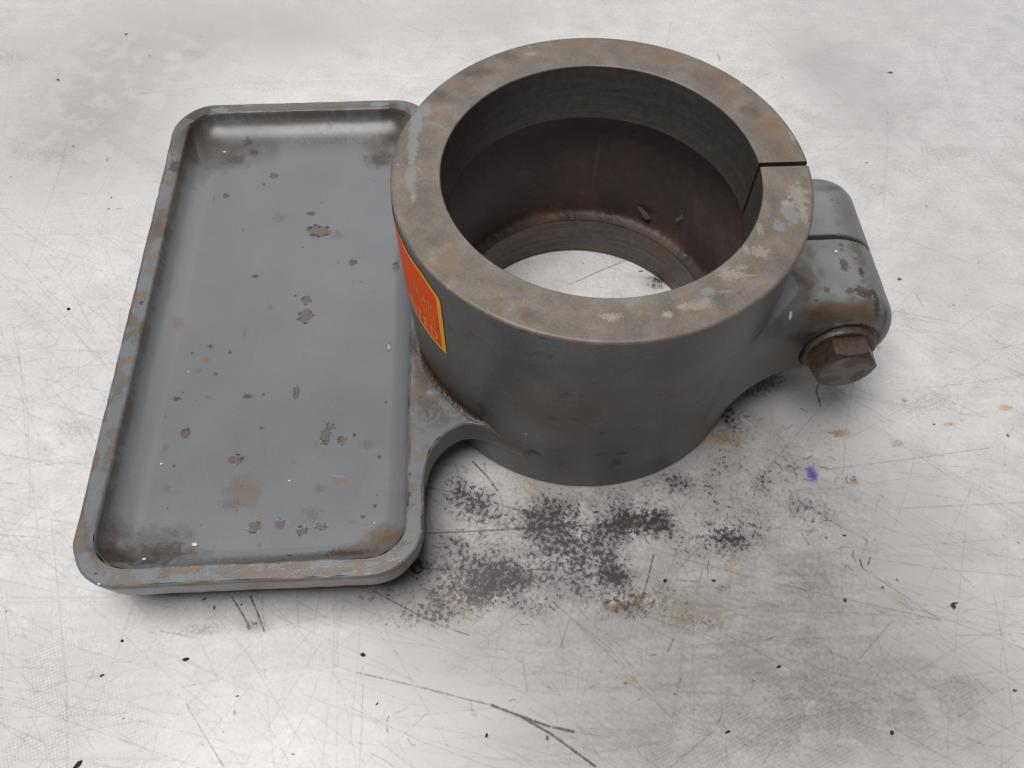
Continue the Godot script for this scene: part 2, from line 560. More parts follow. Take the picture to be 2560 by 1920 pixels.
func build_tray() -> void:
	var c := Canvas.new(1024, 1640, -0.1720, -0.1175, -0.0260, 0.1165, nz)
	var broad := wide_noise(c.w, c.h, 8, 8, 0.03, 3, 31)
	var fine := noise_bytes(c.w, c.h, 0.12, 3, 32)
	var worn := noise_bytes(c.w, c.h, 0.014, 5, 33)
	var grit := noise_bytes(c.w, c.h, 0.33, 2, 34)
	var wear := field(c, RIM_WEAR, 0.33)
	for y in c.h:
		var b := c.b0 + y / c.kv
		for x in c.w:
			var i := y * c.w + x
			var a := c.a0 + x / c.k
			var t := 1.0 + (broad[i] - 128) * 0.0002 + (fine[i] - 128) * 0.00022
			var r := 114.0 * t
			var g := 117.0 * t
			var bl := 120.0 * t
			var ht := 160.0 + (fine[i] - 128) * 0.025
			# distance outside the basin's edge: the rim and web
			var dx := maxf(-0.1630 - a, a + 0.0652)
			var dz := maxf(-0.1088 - b, b - 0.0975)
			var out := maxf(dx, dz)
			if dx > -0.011 and dz > -0.011:
				out = Vector2(dx + 0.0115, dz + 0.0115).length() - 0.0115
			if out > -0.0003:
				# bare brown metal where the paint has gone, most along the two edges of the rim
				var e := clampf(minf(absf(out), absf(out - 0.0062)) / 0.0022, 0.0, 1.0)
				var less := 0.0
				if a > -0.058:
					e = 1.0
					less = 22.0
				var w := worn[i] + (fine[i] - 128) * 0.25 + wear[i] * 1.05 - 232.0 + (1.0 - e) * 34.0 - less
				if w > 0.0:
					var al := minf(w / 10.0, 1.0)
					var q := 1.0 + (grit[i] - 128) * 0.0012 + (broad[i] - 128) * 0.001
					var rust := clampf((fine[i] + worn[i] * 0.6 - 190) * 0.012, 0.0, 1.0)
					r += (lerpf(108, 111, rust) * q - r) * al
					g += (lerpf(103, 100, rust) * q - g) * al
					bl += (lerpf(98, 91, rust) * q - bl) * al
					ht -= 16.0 * al
				elif w > -5.0:
					r *= 0.86
					g *= 0.86
					bl *= 0.86
			else:
				# the basin: faint dirt specks only
				var sp := grit[i] + (worn[i] - 128) * 0.5 - 222.0
				if sp > 0.0:
					var al2 := minf(sp / 22.0, 1.0) * 0.45
					r += (74 - r) * al2
					g += (72 - g) * al2
					bl += (72 - bl) * al2
				var edge_dirt := (0.0012 + out) / 0.0014
				if edge_dirt > 0.0 and worn[i] > 96:
					var al3 := clampf(edge_dirt, 0.0, 1.0) * 0.6
					r += (66 - r) * al3
					g += (58 - g) * al3
					bl += (52 - bl) * al3
			var j := i * 3
			c.px[j] = clampi(int(r), 0, 255)
			c.px[j + 1] = clampi(int(g), 0, 255)
			c.px[j + 2] = clampi(int(bl), 0, 255)
			c.hp[i] = clampi(int(ht), 0, 255)
	for q in TRAY_SPOTS:
		spot(c, q)
	# hair-fine scratches in the paint
	for s in 90:
		var p := Vector2(rng.randf_range(-0.158, -0.070), rng.randf_range(-0.08, 0.092))
		var d := Vector2.from_angle(rng.randf_range(0, TAU)) * rng.randf_range(0.001, 0.008)
		c.line(PackedVector2Array([p - d, p + d]), 0.00015, Vector3(150, 154, 158) if rng.randf() < 0.5 else Vector3(92, 94, 96), rng.randf_range(0.15, 0.45), 0.9)
	var mat := paint_material(c, 0.31, 0.03)
	var uvf := func(p: Vector3) -> Vector2: return c.uv(p.x, p.z)
	# rim, web and outer walls
	var outline := wavy(tray_outline(), 0.00035)
	var inner := rounded(-0.1630, -0.1088, -0.0652, 0.0975, 0.0120)
	inner = wavy(inner, 0.0003)
	var b := Builder.new()
	var lip := offset_inward(outline, 0.0009)
	# keyhole: outer lip, then the basin's edge the other way round
	var edge := offset_inward(inner, -0.0007)
	var best := 0
	for i in lip.size():
		if lip[i].distance_to(edge[0]) < lip[best].distance_to(edge[0]):
			best = i
	var key := PackedVector2Array()
	for i in lip.size() + 1:
		key.append(lip[(best + i) % lip.size()])
	for i in edge.size() + 1:
		key.append(edge[(edge.size() - i) % edge.size()])
	flat_face(b, key, TOP, Vector3.UP, uvf)
	var rows := []
	for q in [[0.0009, 0.0300], [0.00035, 0.02985], [0.0, 0.0293], [0.0002, 0.0270], [0.0007, 0.0230], [0.0012, 0.0195], [0.0016, 0.0178], [0.0022, 0.0166], [0.0032, 0.0160]]:
		rows.append(ring_points(offset_inward(outline, q[0]), q[1]))
	# the outer walls take the rim's wear on round the edge
	loft(b, rows, func(p: Vector3) -> Vector2:
		var d := (TOP - p.y) * 0.42
		var x := p.x
		var z := p.z
		if x < -0.158:
			x += d
		elif x > -0.068:
			x -= d
		if z > 0.092:
			z -= d
		elif z < -0.103:
			z += d
		return c.uv(x, z))
	b.smooth()
	flat_face(b, offset_inward(outline, 0.0032), 0.0160, Vector3.DOWN, uvf)
	var rim := put("tray_rim", b, mat, bracket)
	rim.set_meta("label", "chipped brown and grey rim of the tray with the web to the collar")
	# basin: coved walls running into the flat floor
	var bb := Builder.new()
	rows = [ring_points(edge, TOP), ring_points(inner, 0.0296)]
	var steps := 14
	for s in range(1, steps + 1):
		var t := float(s) / steps
		var ang := t * PI / 2
		var run := 1.0 - cos(ang)
		var drop := sin(ang)
		var poly := rounded(-0.1630 + 0.0105 * run, -0.1088 + 0.0215 * run, -0.0652 - 0.0085 * run, 0.0975 - 0.0080 * run, 0.0120 - 0.0015 * run)
		rows.append(ring_points(wavy(poly, 0.0003 * (1.0 - t)), 0.0296 - 0.0098 * pow(drop, 1.0)))
	for s in 6:
		var f := (s + 1) / 7.0
		var poly2 := PackedVector2Array()
		for p in rounded(-0.1525, -0.0873, -0.0737, 0.0895, 0.0105):
			poly2.append(p.lerp(Vector2(-0.1131, 0.001), f))
		var row := ring_points(poly2, 0.0198)
		for i in row.size():
			row[i].y += nz.get_noise_2d(row[i].x * 30, row[i].z * 30) * 0.00022 * minf(1.0, f * 4.0)
		rows.append(row)
	loft(bb, rows, uvf)
	var last: int = bb.v.size() - rows[0].size()
	var mid := bb.vert(Vector3(-0.1131, 0.0198, 0.001), c.uv(-0.1131, 0.001))
	for i in rows[0].size():
		bb.tri(last + i, last + (i + 1) % rows[0].size(), mid)
	bb.smooth()
	for i in bb.n.size():
		if bb.n[i].y < 0.0:
			bb.n[i] = -bb.n[i]
	var basin := put("tray_basin", bb, mat, rim)
	basin.set_meta("label", "smooth blue grey tray floor with scattered paint chips")
	# oily brown seam where the web runs up the collar
	var sb := Builder.new()
	var srows := []
	for i in 120:
		var az := deg_to_rad(lerpf(126.0, 164.0, i / 119.0))
		var row := PackedVector3Array()
		for j in 9:
			var t := j / 8.0 * PI / 2
			var rr := 0.0027 * (1.0 + 0.15 * nz.get_noise_2d(i * 0.4, 3.0)) * smoothstep(125.0, 131.0, rad_to_deg(az)) * smoothstep(166.0, 152.0, rad_to_deg(az))
			var rad := RB + 0.0004 + rr * (1.0 - sin(t))
			var y := TOP + 0.0001 + rr * (1.0 - cos(t))
			var bump := nz.get_noise_3d(az * 70.0, j * 0.55, 5.0) * 0.00026 * sin(t * 2.0)
			row.append(Vector3(cos(az) * (rad + bump), y + bump, sin(az) * (rad + bump)))
		srows.append(row)
	loft(sb, srows, func(_p): return Vector2.ZERO, false)
	sb.smooth()
	for i in sb.n.size():
		if sb.n[i].y < 0.0:
			sb.n[i] = -sb.n[i]
	var sm := grime_material(Color(0.19, 0.142, 0.108), 0.45, 41, 0.001)
	var seam := put("oily_seam", sb, sm, rim)
	seam.set_meta("label", "glistening brown grime in the corner between tray web and collar")

func wall_radius(y: float) -> float:
	if y < 0.012:
		return lerpf(0.0638, 0.0640, clampf((y - 0.0025) / 0.0095, 0.0, 1.0))
	if y < 0.048:
		return lerpf(0.0640, 0.0646, (y - 0.012) / 0.036)
	return lerpf(0.0646, 0.0650, clampf((y - 0.048) / 0.0445, 0.0, 1.0))

func web_distance(p: Vector3) -> float:
	var ring_d := sqrt(p.x * p.x + p.z * p.z) - (wall_radius(p.y) - 0.0001)
	var web_d := 0.0201 - Vector2(p.x - (A1 + 0.02), p.z - 0.0705).length()
	web_d = maxf(web_d, maxf((p.x + 0.0310) * 0.6, p.z - 0.0705))
	var k := 0.0085
	var q := maxf(k - absf(ring_d - web_d), 0.0) / k
	var d := minf(ring_d, web_d) - q * q * k * 0.25
	# rounded lower edge, flat top just under the web's face
	var lo := 0.0160 - p.y
	var w := Vector2(maxf(d + 0.004, 0.0), maxf(lo + 0.004, 0.0))
	d = minf(maxf(d + 0.004, lo + 0.004), 0.0) + w.length() - 0.004
	var kt := lerpf(0.0003, 0.0080, smoothstep(-0.041, -0.033, p.x))
	var top := p.y - 0.02992
	var qt := maxf(kt - absf(d - top), 0.0) / kt
	d = maxf(d, top) + qt * qt * kt * 0.25
	d += nz.get_noise_3d(p.x * 150.0, p.y * 150.0, p.z * 150.0) * 0.00008
	return d

func grime_material(col: Color, rough: float, sd: int, bump := 0.02) -> StandardMaterial3D:
	var m := StandardMaterial3D.new()
	var w := 256
	var n1 := noise_bytes(w, w, 0.05, 4, sd)
	var n2 := noise_bytes(w, w, 0.21, 3, sd + 1)
	var cc := Canvas.new(w, w, 0, 0, 1, 1, nz)
	for i in w * w:
		var t := 1.0 + (n1[i] - 128) * 0.0022 + (n2[i] - 128) * 0.001
		cc.px[i * 3] = clampi(int(col.r * 255 * t), 0, 255)
		cc.px[i * 3 + 1] = clampi(int(col.g * 255 * t), 0, 255)
		cc.px[i * 3 + 2] = clampi(int(col.b * 255 * t), 0, 255)
		cc.hp[i] = n2[i]
	m.albedo_texture = cc.color_texture()
	m.roughness = rough
	m.heightmap_enabled = true
	m.heightmap_texture = cc.height_texture()
	m.heightmap_scale = bump
	m.uv1_triplanar = true
	m.uv1_scale = Vector3(31, 31, 31)
	return m

# ------------------------------------------------------------------ collar
# profile points [radius, height] swept round the collar, leaving the parallel-sided slit open at +x
func sweep(b: Builder, prof: Array, uvf: Callable, bump := 0.0, segs := 240) -> void:
	var base := b.v.size()
	var np := prof.size()
	for i in segs + 1:
		for q in prof:
			var r: float = q[0]
			var d := asin(SLIT / r)
			var az := lerpf(d, TAU - d, float(i) / segs)
			var rr := r
			var y: float = q[1]
			if bump > 0.0 and q.size() > 2:
				var e := bump * float(q[2])
				var thick := clampf(0.45 + 1.1 * nz.get_noise_2d(cos(az) * 1.6, sin(az) * 1.6), 0.05, 1.2)
				rr += (nz.get_noise_3d(cos(az) * 8.0, y * 160.0, sin(az) * 8.0) * 0.6 + nz.get_noise_3d(cos(az) * 17.0, y * 520.0, sin(az) * 17.0)) * e * thick
				y += nz.get_noise_3d(cos(az) * 14.0, y * 400.0 + 20.0, sin(az) * 14.0) * e * thick
			var p := Vector3(cos(az) * rr, y, sin(az) * rr)
			b.vert(p, uvf.call(p, az))
	for i in segs:
		for j in np - 1:
			b.quad(base + i * np + j, base + (i + 1) * np + j, base + (i + 1) * np + j + 1, base + i * np + j + 1)

func orient(b: Builder, how: Callable) -> void:
	for i in b.n.size():
		if b.n[i].dot(how.call(b.v[i])) < 0.0:
			b.n[i] = -b.n[i]

func build_collar() -> void:
	# outer wall
	var c := Canvas.new(1536, 384, 0.0, 0.0, TAU, 0.096, nz)
	var broad := wide_noise(c.w, c.h, 8, 8, 0.045, 4, 51)
	var fine := noise_bytes(c.w, c.h, 0.14, 3, 52)
	var worn := noise_bytes(c.w, c.h, 0.02, 5, 53)
	for y in c.h:
		var hgt := y / c.kv
		for x in c.w:
			var i := y * c.w + x
			var t := 1.0 + (broad[i] - 128) * 0.0010 + (fine[i] - 128) * 0.0007
			var r := 97.0 * t
			var g := 98.0 * t
			var bl := 99.0 * t
			# thin brown film in cloudy patches
			var film := clampf((broad[i] + worn[i] * 0.6 - 205.0) * 0.008, 0.0, 0.55)
			r += (100 - r) * film
			g += (90 - g) * film
			bl += (84 - bl) * film
			var w := worn[i] + (fine[i] - 128) * 0.3 + maxf(0.0, (hgt - 0.0935) * 42000.0) - 205.0
			if w > 0.0:
				var al := minf(w / 14.0, 1.0) * 0.8
				r += (84 - r) * al
				g += (74 - g) * al
				bl += (70 - bl) * al
			var j := i * 3
			c.px[j] = clampi(int(r), 0, 255)
			c.px[j + 1] = clampi(int(g), 0, 255)
			c.px[j + 2] = clampi(int(bl), 0, 255)
			c.hp[i] = 150 + int((fine[i] - 128) * 0.12)
	for q in WALL_SPOTS:
		c.stamp(deg_to_rad(q[0]), q[1] * 0.001, deg_to_rad(q[2]), q[3] * 0.001, Vector3(q[5], q[6], q[7]), q[4], 0.6, 0.9, 0.45)
	for q in WALL_CHIPS:
		c.stamp(deg_to_rad(q[0]), q[1] * 0.001, deg_to_rad(q[2]), q[3] * 0.001, Vector3(q[5], q[6], q[7]), q[4], 0.15, 0.8, 0.3, -20)
	for s in 150:
		var p := Vector2(rng.randf_range(0.2, 3.0), rng.randf_range(0.004, 0.092))
		var d := Vector2(rng.randf_range(-0.05, 0.05), rng.randf_range(-0.003, 0.003))
		c.line(PackedVector2Array([p - d, p + d]), 0.006, Vector3(140, 138, 136) if rng.randf() < 0.5 else Vector3(72, 68, 66), rng.randf_range(0.1, 0.4), 0.9)
	var mat := paint_material(c, 0.40, 0.02)
	var b := Builder.new()
	sweep(b, [[0.0600, 0.0004], [0.0628, 0.0004], [0.0635, 0.0010], [RB, 0.0025], [0.0640, 0.012], [0.0642, 0.024], [0.0644, 0.036], [0.0646, 0.048], [0.0647, 0.060], [0.0648, 0.072], [0.0649, 0.084], [R, 0.0925], [R, 0.0942]], func(p: Vector3, az: float): return c.uv(az, p.y))
	b.smooth()
	orient(b, func(p: Vector3): return Vector3(p.x, -0.01, p.z))
	var collar := put("clamp_collar", b, mat, bracket)
	collar.set_meta("label", "grey painted round wall of the split clamp collar")
	# the web's near wall runs into the collar in a wide cast fillet
	var wb := surface_nets(Vector3(-0.060, 0.010, 0.036), Vector3i(66, 27, 44), 0.0008, web_distance, func(p: Vector3): return c.uv(atan2(p.z, p.x), p.y))
	put("web_fillet", wb, mat, collar)

	# machined top face
	var ct := Canvas.new(1024, 1024, -0.066, -0.066, 0.066, 0.066, nz)
	var tb := wide_noise(1024, 1024, 4, 4, 0.03, 4, 61)
	var tf := noise_bytes(1024, 1024, 0.10, 4, 62)
	var tw := noise_bytes(1024, 1024, 0.02, 5, 63)
	for y in 1024:
		for x in 1024:
			var i := y * 1024 + x
			var t := 1.0 + (tb[i] - 128) * 0.0010 + (tf[i] - 128) * 0.0007
			var rust := clampf((tw[i] + tb[i] * 0.5 - 200) * 0.014, 0.0, 1.0)
			var a := ct.a0 + x / ct.k
			var bz := ct.b0 + y / ct.kv
			var rad := sqrt(a * a + bz * bz)
			if rad > 0.049 and rad < 0.0655:
				t *= 1.0 + 0.07 * nz.get_noise_2d(rad * 5200.0, atan2(bz, a) * 2.0)
			var steel := clampf(1.0 - (rad - RI) / 0.004, 0.0, 1.0) * 0.5 + clampf((118 - tw[i]) * 0.02, 0.0, 0.5)
			var r := lerpf(lerpf(117, 114, rust), 122, steel)
			var g := lerpf(lerpf(108, 101, rust), 116, steel)
			var bl := lerpf(lerpf(100, 88, rust), 111, steel)
			var j := i * 3
			ct.px[j] = clampi(int(r * t), 0, 255)
			ct.px[j + 1] = clampi(int(g * t), 0, 255)
			ct.px[j + 2] = clampi(int(bl * t), 0, 255)
			ct.hp[i] = 150 + int((tf[i] - 128) * 0.12)
	for q in TOP_SPOTS:
		spot(ct, q)
	# short radial rub marks at the bore's edge and fine turning marks
	for s in 60:
		var az := deg_to_rad(rng.randf_range(200, 245))
		var r0 := rng.randf_range(0.0505, 0.0535)
		var p := Vector2.from_angle(az)
		ct.line(PackedVector2Array([p * r0, p.rotated(0.01) * (r0 + rng.randf_range(0.001, 0.003))]), 0.00018, Vector3(152, 146, 140), 0.3, 0.6)
	var tm := paint_material(ct, 0.52, 0.02, 0.15)
	var bt := Builder.new()
	var uvt := func(p: Vector3, _az: float): return ct.uv(p.x, p.z)
	sweep(bt, [[R, 0.0942], [0.06492, 0.09465], [0.0646, 0.0950], [0.0641, H]], uvt)
	bt.smooth()
	orient(bt, func(p: Vector3): return Vector3(p.x, 0.06, p.z))
	var k := bt.v.size()
	sweep(bt, [[0.0641, H], [0.0570, H], [0.0500, H]], uvt)
	for i in range(k, bt.n.size()):
		bt.n[i] = Vector3.UP
	k = bt.v.size()
	sweep(bt, [[0.0500, H], [0.04972, H - 0.00012], [RI, H - 0.0004]], uvt)
	bt.smooth(k)
	for i in range(k, bt.n.size()):
		var p := bt.v[i]
		if bt.n[i].dot(Vector3(-p.x, 0.05, -p.z)) < 0.0:
			bt.n[i] = -bt.n[i]
	var face := put("machined_top", bt, tm, collar)
	face.set_meta("label", "bare brown machined top face of the collar with paint traces")

	# bore: upper land, cast recess, lower lip
	var ci := Canvas.new(1536, 384, 0.0, 0.0, TAU, 0.096, nz)
	var ring := wide_noise(1536, 384, 24, 1, 0.16, 4, 71)
	var rough := noise_bytes(1536, 384, 0.06, 4, 72)
	var rusty := wide_noise(1536, 384, 6, 6, 0.05, 3, 73)
	for y in 384:
		var hgt := y / ci.kv
		for x in 1536:
			var i := y * 1536 + x
			var r: float
			var g: float
			var bl: float
			if hgt > LAND - 0.0008:
				var t := 1.0 + (ring[i] - 128) * 0.0008 + (rough[i] - 128) * 0.0008
				r = 98.0 * t
				g = 95.0 * t
				bl = 92.0 * t
				ci.hp[i] = 150 + int((ring[i] - 128) * 0.1)
			elif hgt > LIP - 0.0004:
				var t := 1.0 + (rough[i] - 128) * 0.0010 + (rusty[i] - 128) * 0.0014
				var rr := clampf((rusty[i] - 150) * 0.015, 0.0, 1.0) * 0.4
				r = lerpf(66, 86, rr) * t
				g = lerpf(51, 60, rr) * t
				bl = lerpf(47, 47, rr) * t
				ci.hp[i] = clampi(120 + int((rough[i] - 128) * 0.8), 0, 255)
			else:
				var t := 1.0 + (ring[i] - 128) * 0.0018 + (rough[i] - 128) * 0.001
				var rr := clampf((rusty[i] - 128) * 0.02, 0.0, 1.0) * 0.6
				r = lerpf(86, 96, rr) * t
				g = lerpf(78, 72, rr) * t
				bl = lerpf(74, 56, rr) * t
				ci.hp[i] = 150 + int((ring[i] - 128) * 0.12)
			var j := i * 3
			ci.px[j] = clampi(int(r), 0, 255)
			ci.px[j + 1] = clampi(int(g), 0, 255)
			ci.px[j + 2] = clampi(int(bl), 0, 255)
	for q in BORE_SPOTS:
		ci.stamp(deg_to_rad(q[0]), q[1] * 0.001, deg_to_rad(q[2]), q[3] * 0.001, Vector3(q[5], q[6], q[7]), q[4], 0.5, 0.9, 0.4, 10)
	var uvb := func(p: Vector3, az: float): return ci.uv(az, p.y)
	var inward := func(p: Vector3): return Vector3(-p.x, 0.0, -p.z)
	var land := Builder.new()
	sweep(land, [[RI, H - 0.0004], [RI, 0.088], [RI, 0.080], [RI, LAND]], uvb)
	land.smooth()
	orient(land, inward)
	var lm := paint_material(ci, 0.42, 0.012, 0.45)
	put("upper_land", land, lm, collar)
	var rec := Builder.new()
	sweep(rec, [[RI, LAND], [0.0505, LAND - 0.0006], [0.0530, LAND - 0.0010], [0.0546, LAND - 0.0022, 0.3], [RR, LAND - 0.005, 0.5], [0.0553, 0.060, 0.5], [0.0553, 0.048, 0.5], [0.0553, 0.036, 0.6], [0.0552, 0.028, 0.8], [0.0549, 0.0245, 1.2], [0.0541, 0.0224, 2.6], [0.0532, 0.0212, 3.4], [0.0522, 0.0205, 3.0], [0.0512, 0.0201, 1.6], [0.0502, 0.0198, 0.4], [0.0494, LIP]], uvb, 0.00030, 480)
	rec.smooth()
	orient(rec, func(p: Vector3): return Vector3(-p.x, -0.9 * (p.y - 0.045), -p.z))
	var rm := paint_material(ci, 0.46, 0.007)
	rm.metallic_specular = 0.4
	put("cast_recess", rec, rm, collar)
	var low := Builder.new()
	sweep(low, [[0.0494, LIP], [0.04925, LIP - 0.0003], [0.0492, LIP - 0.001], [0.0492, 0.010], [0.0492, 0.0012], [0.0497, 0.0004]], uvb)
	low.smooth()
	orient(low, inward)
	put("lower_lip", low, paint_material(ci, 0.40, 0.012, 0.3), collar)
	# the two sawn faces of the slit
	var poly := PackedVector2Array()
	for q in [[0.0600, 0.0004], [0.0628, 0.0004], [RB, 0.0025], [0.0648, 0.072], [R, 0.0942], [0.0641, H], [0.0500, H], [RI, H - 0.0004], [RI, LAND], [0.0530, LAND - 0.001], [RR, LAND - 0.005], [0.0552, 0.028], [0.0532, 0.0212], [0.0494, LIP], [0.0492, 0.0012]]:
		poly.append(Vector2(q[0], q[1]))
	var tris := Geometry2D.triangulate_polygon(poly)
	var sb := Builder.new()
	for s in [-1.0, 1.0]:
		var base := sb.v.size()
		for p in poly:
			sb.vert(Vector3(sqrt(p.x * p.x - SLIT * SLIT), p.y, s * SLIT), Vector2.ZERO, Vector3(0, 0, -s))
		for i in range(0, tris.size(), 3):
			sb.tri(base + tris[i], base + tris[i + 1], base + tris[i + 2])
	put("slit_face", sb, grime_material(Color(0.27, 0.225, 0.195), 0.55, 81), collar)

# ------------------------------------------------------------------ clamp lug
func lug_distance(p: Vector3) -> float:
	var da := p.x - clampf(p.x, 0.0, LUG_A)
	var d2 := sqrt(da * da + (p.y - LUG_H) * (p.y - LUG_H)) - LUG_R
	# flatten the top a little more than a true half round
	var rr := 0.0096
	var w := Vector2(d2 + rr, absf(p.z) - LUG_B + rr)
	var d := minf(maxf(w.x, w.y), 0.0) + Vector2(maxf(w.x, 0.0), maxf(w.y, 0.0)).length() - rr
	# spot face under the washer
	if p.z > 0.02:
		var sr := Vector2(p.x - 0.0846, p.y - 0.0403).length()
		var spot_d := maxf(sr - 0.0136, (LUG_B - 0.0010) - p.z)
		d = maxf(d, -spot_d)
	var ring_d := maxf(sqrt(p.x * p.x + p.z * p.z) - (wall_radius(p.y) - 0.0001), maxf(0.006 - p.y, p.y - 0.090))
	var k := lerpf(0.0030, 0.0220, smoothstep(0.010, 0.028, absf(p.z)))
	var hh := maxf(k - absf(d - ring_d), 0.0) / k
	d = minf(d, ring_d) - hh * hh * k * 0.25
	d += nz.get_noise_3d(p.x * 160.0, p.y * 160.0, p.z * 160.0) * 0.00009
	d = maxf(d, 0.0615 - sqrt(p.x * p.x + p.z * p.z))
	d = maxf(d, SLIT - absf(p.z))
	d = maxf(d, p.y - 0.0660)
	return d

func surface_nets(lo: Vector3, n: Vector3i, cell: float, f: Callable, uvf: Callable) -> Builder:
	var b := Builder.new()
	var nx := n.x + 1
	var ny := n.y + 1
	var nzz := n.z + 1
	var g := PackedFloat32Array()
	g.resize(nx * ny * nzz)
	g.fill(1.0)
	var done := PackedByteArray()
	done.resize(nx * ny * nzz)
	var blk := 4
	var active := []
	for bz in range(0, n.z, blk):
		for by in range(0, n.y, blk):
			for bx in range(0, n.x, blk):
				var mid := lo + Vector3(bx + 2, by + 2, bz + 2) * cell
				if absf(f.call(mid)) > cell * 6.5:
					continue
				active.append(Vector3i(bx, by, bz))
				for z in range(bz, mini(bz + blk, n.z) + 1):
					for y in range(by, mini(by + blk, n.y) + 1):
						for x in range(bx, mini(bx + blk, n.x) + 1):
							var i := (z * ny + y) * nx + x
							if done[i] == 0:
								done[i] = 1
								g[i] = f.call(lo + Vector3(x, y, z) * cell)
	var at := {}
	var off := [Vector3i(0, 0, 0), Vector3i(1, 0, 0), Vector3i(0, 1, 0), Vector3i(1, 1, 0), Vector3i(0, 0, 1), Vector3i(1, 0, 1), Vector3i(0, 1, 1), Vector3i(1, 1, 1)]
	var step := [0, 1, nx, nx + 1, nx * ny, nx * ny + 1, nx * ny + nx, nx * ny + nx + 1]
	var pairs := [[0, 1], [2, 3], [4, 5], [6, 7], [0, 2], [1, 3], [4, 6], [5, 7], [0, 4], [1, 5], [2, 6], [3, 7]]
	var cells := []
	for q in active:
		for z in range(q.z, mini(q.z + blk, n.z)):
			for y in range(q.y, mini(q.y + blk, n.y)):
				for x in range(q.x, mini(q.x + blk, n.x)):
					var i := (z * ny + y) * nx + x
					var neg := 0
					for s in 8:
						if g[i + step[s]] < 0.0:
							neg += 1
					if neg == 0 or neg == 8:
						continue
					var sum := Vector3.ZERO
					var cnt := 0
					for pr in pairs:
						var v0 := g[i + step[pr[0]]]
						var v1 := g[i + step[pr[1]]]
						if (v0 < 0.0) != (v1 < 0.0):
							sum += Vector3(off[pr[0]]).lerp(Vector3(off[pr[1]]), v0 / (v0 - v1))
							cnt += 1
					var p := lo + (Vector3(x, y, z) + sum / cnt) * cell
					var e := cell * 0.6
					var nn := Vector3(f.call(p + Vector3(e, 0, 0)) - f.call(p - Vector3(e, 0, 0)), f.call(p + Vector3(0, e, 0)) - f.call(p - Vector3(0, e, 0)), f.call(p + Vector3(0, 0, e)) - f.call(p - Vector3(0, 0, e))).normalized()
					at[i] = b.vert(p, uvf.call(p), nn)
					cells.append(Vector4i(x, y, z, i))
	for q in cells:
		var i: int = q.w
		var s0 := g[i] < 0.0
		if q.y > 0 and q.z > 0 and (g[i + 1] < 0.0) != s0:
			quad_of(b, at, i, i - nx, i - nx - nx * ny, i - nx * ny)
		if q.x > 0 and q.z > 0 and (g[i + nx] < 0.0) != s0:
			quad_of(b, at, i, i - 1, i - 1 - nx * ny, i - nx * ny)
		if q.x > 0 and q.y > 0 and (g[i + nx * ny] < 0.0) != s0:
			quad_of(b, at, i, i - 1, i - 1 - nx, i - nx)
	return b

func quad_of(b: Builder, at: Dictionary, i: int, j: int, k: int, l: int) -> void:
	if at.has(i) and at.has(j) and at.has(k) and at.has(l):
		b.quad(at[i], at[j], at[k], at[l])

func build_lug() -> void:
	var c := Canvas.new(640, 1280, 0.050, -0.045, 0.115, 0.085, nz)
	var broad := wide_noise(c.w, c.h, 8, 8, 0.04, 4, 91)
	var fine := noise_bytes(c.w, c.h, 0.13, 3, 92)
	var worn := noise_bytes(c.w, c.h, 0.025, 4, 93)
	for i in c.w * c.h:
		var t := 1.0 + (broad[i] - 128) * 0.0006 + (fine[i] - 128) * 0.0006
		var near_wall := smoothstep(0.080, 0.062, c.a0 + (i % c.w) / c.k) * smoothstep(0.028, 0.040, c.b0 + (i / c.w) / c.kv)  # collar wall's shaded tone painted into the lug's near face
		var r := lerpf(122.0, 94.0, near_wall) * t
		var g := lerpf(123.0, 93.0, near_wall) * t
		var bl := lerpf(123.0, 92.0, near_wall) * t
		var w := worn[i] + (fine[i] - 128) * 0.3 - 226.0
		if w > 0.0:
			var al := minf(w / 10.0, 1.0) * 0.8
			r += (88 - r) * al
			g += (84 - g) * al
			bl += (82 - bl) * al
		c.px[i * 3] = clampi(int(r), 0, 255)
		c.px[i * 3 + 1] = clampi(int(g), 0, 255)
		c.px[i * 3 + 2] = clampi(int(bl), 0, 255)
		c.hp[i] = 150 + int((fine[i] - 128) * 0.1)
	for q in LUG_SPOTS:
		spot(c, q)
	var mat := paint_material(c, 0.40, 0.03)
	var uvf := func(p: Vector3): return c.uv(p.x, p.z - p.y + 0.0605)
	var cell := 0.0007
	for s in [1.0, -1.0]:
		var lo := Vector3(0.038, 0.003, 0.0 if s > 0.0 else -46 * cell * 1.2)
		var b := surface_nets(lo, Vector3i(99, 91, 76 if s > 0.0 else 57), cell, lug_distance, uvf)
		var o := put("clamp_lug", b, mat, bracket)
		o.set_meta("label", "near half of the split clamp lug, carrying the bolt" if s > 0.0 else "far half of the split clamp lug, behind the slit")

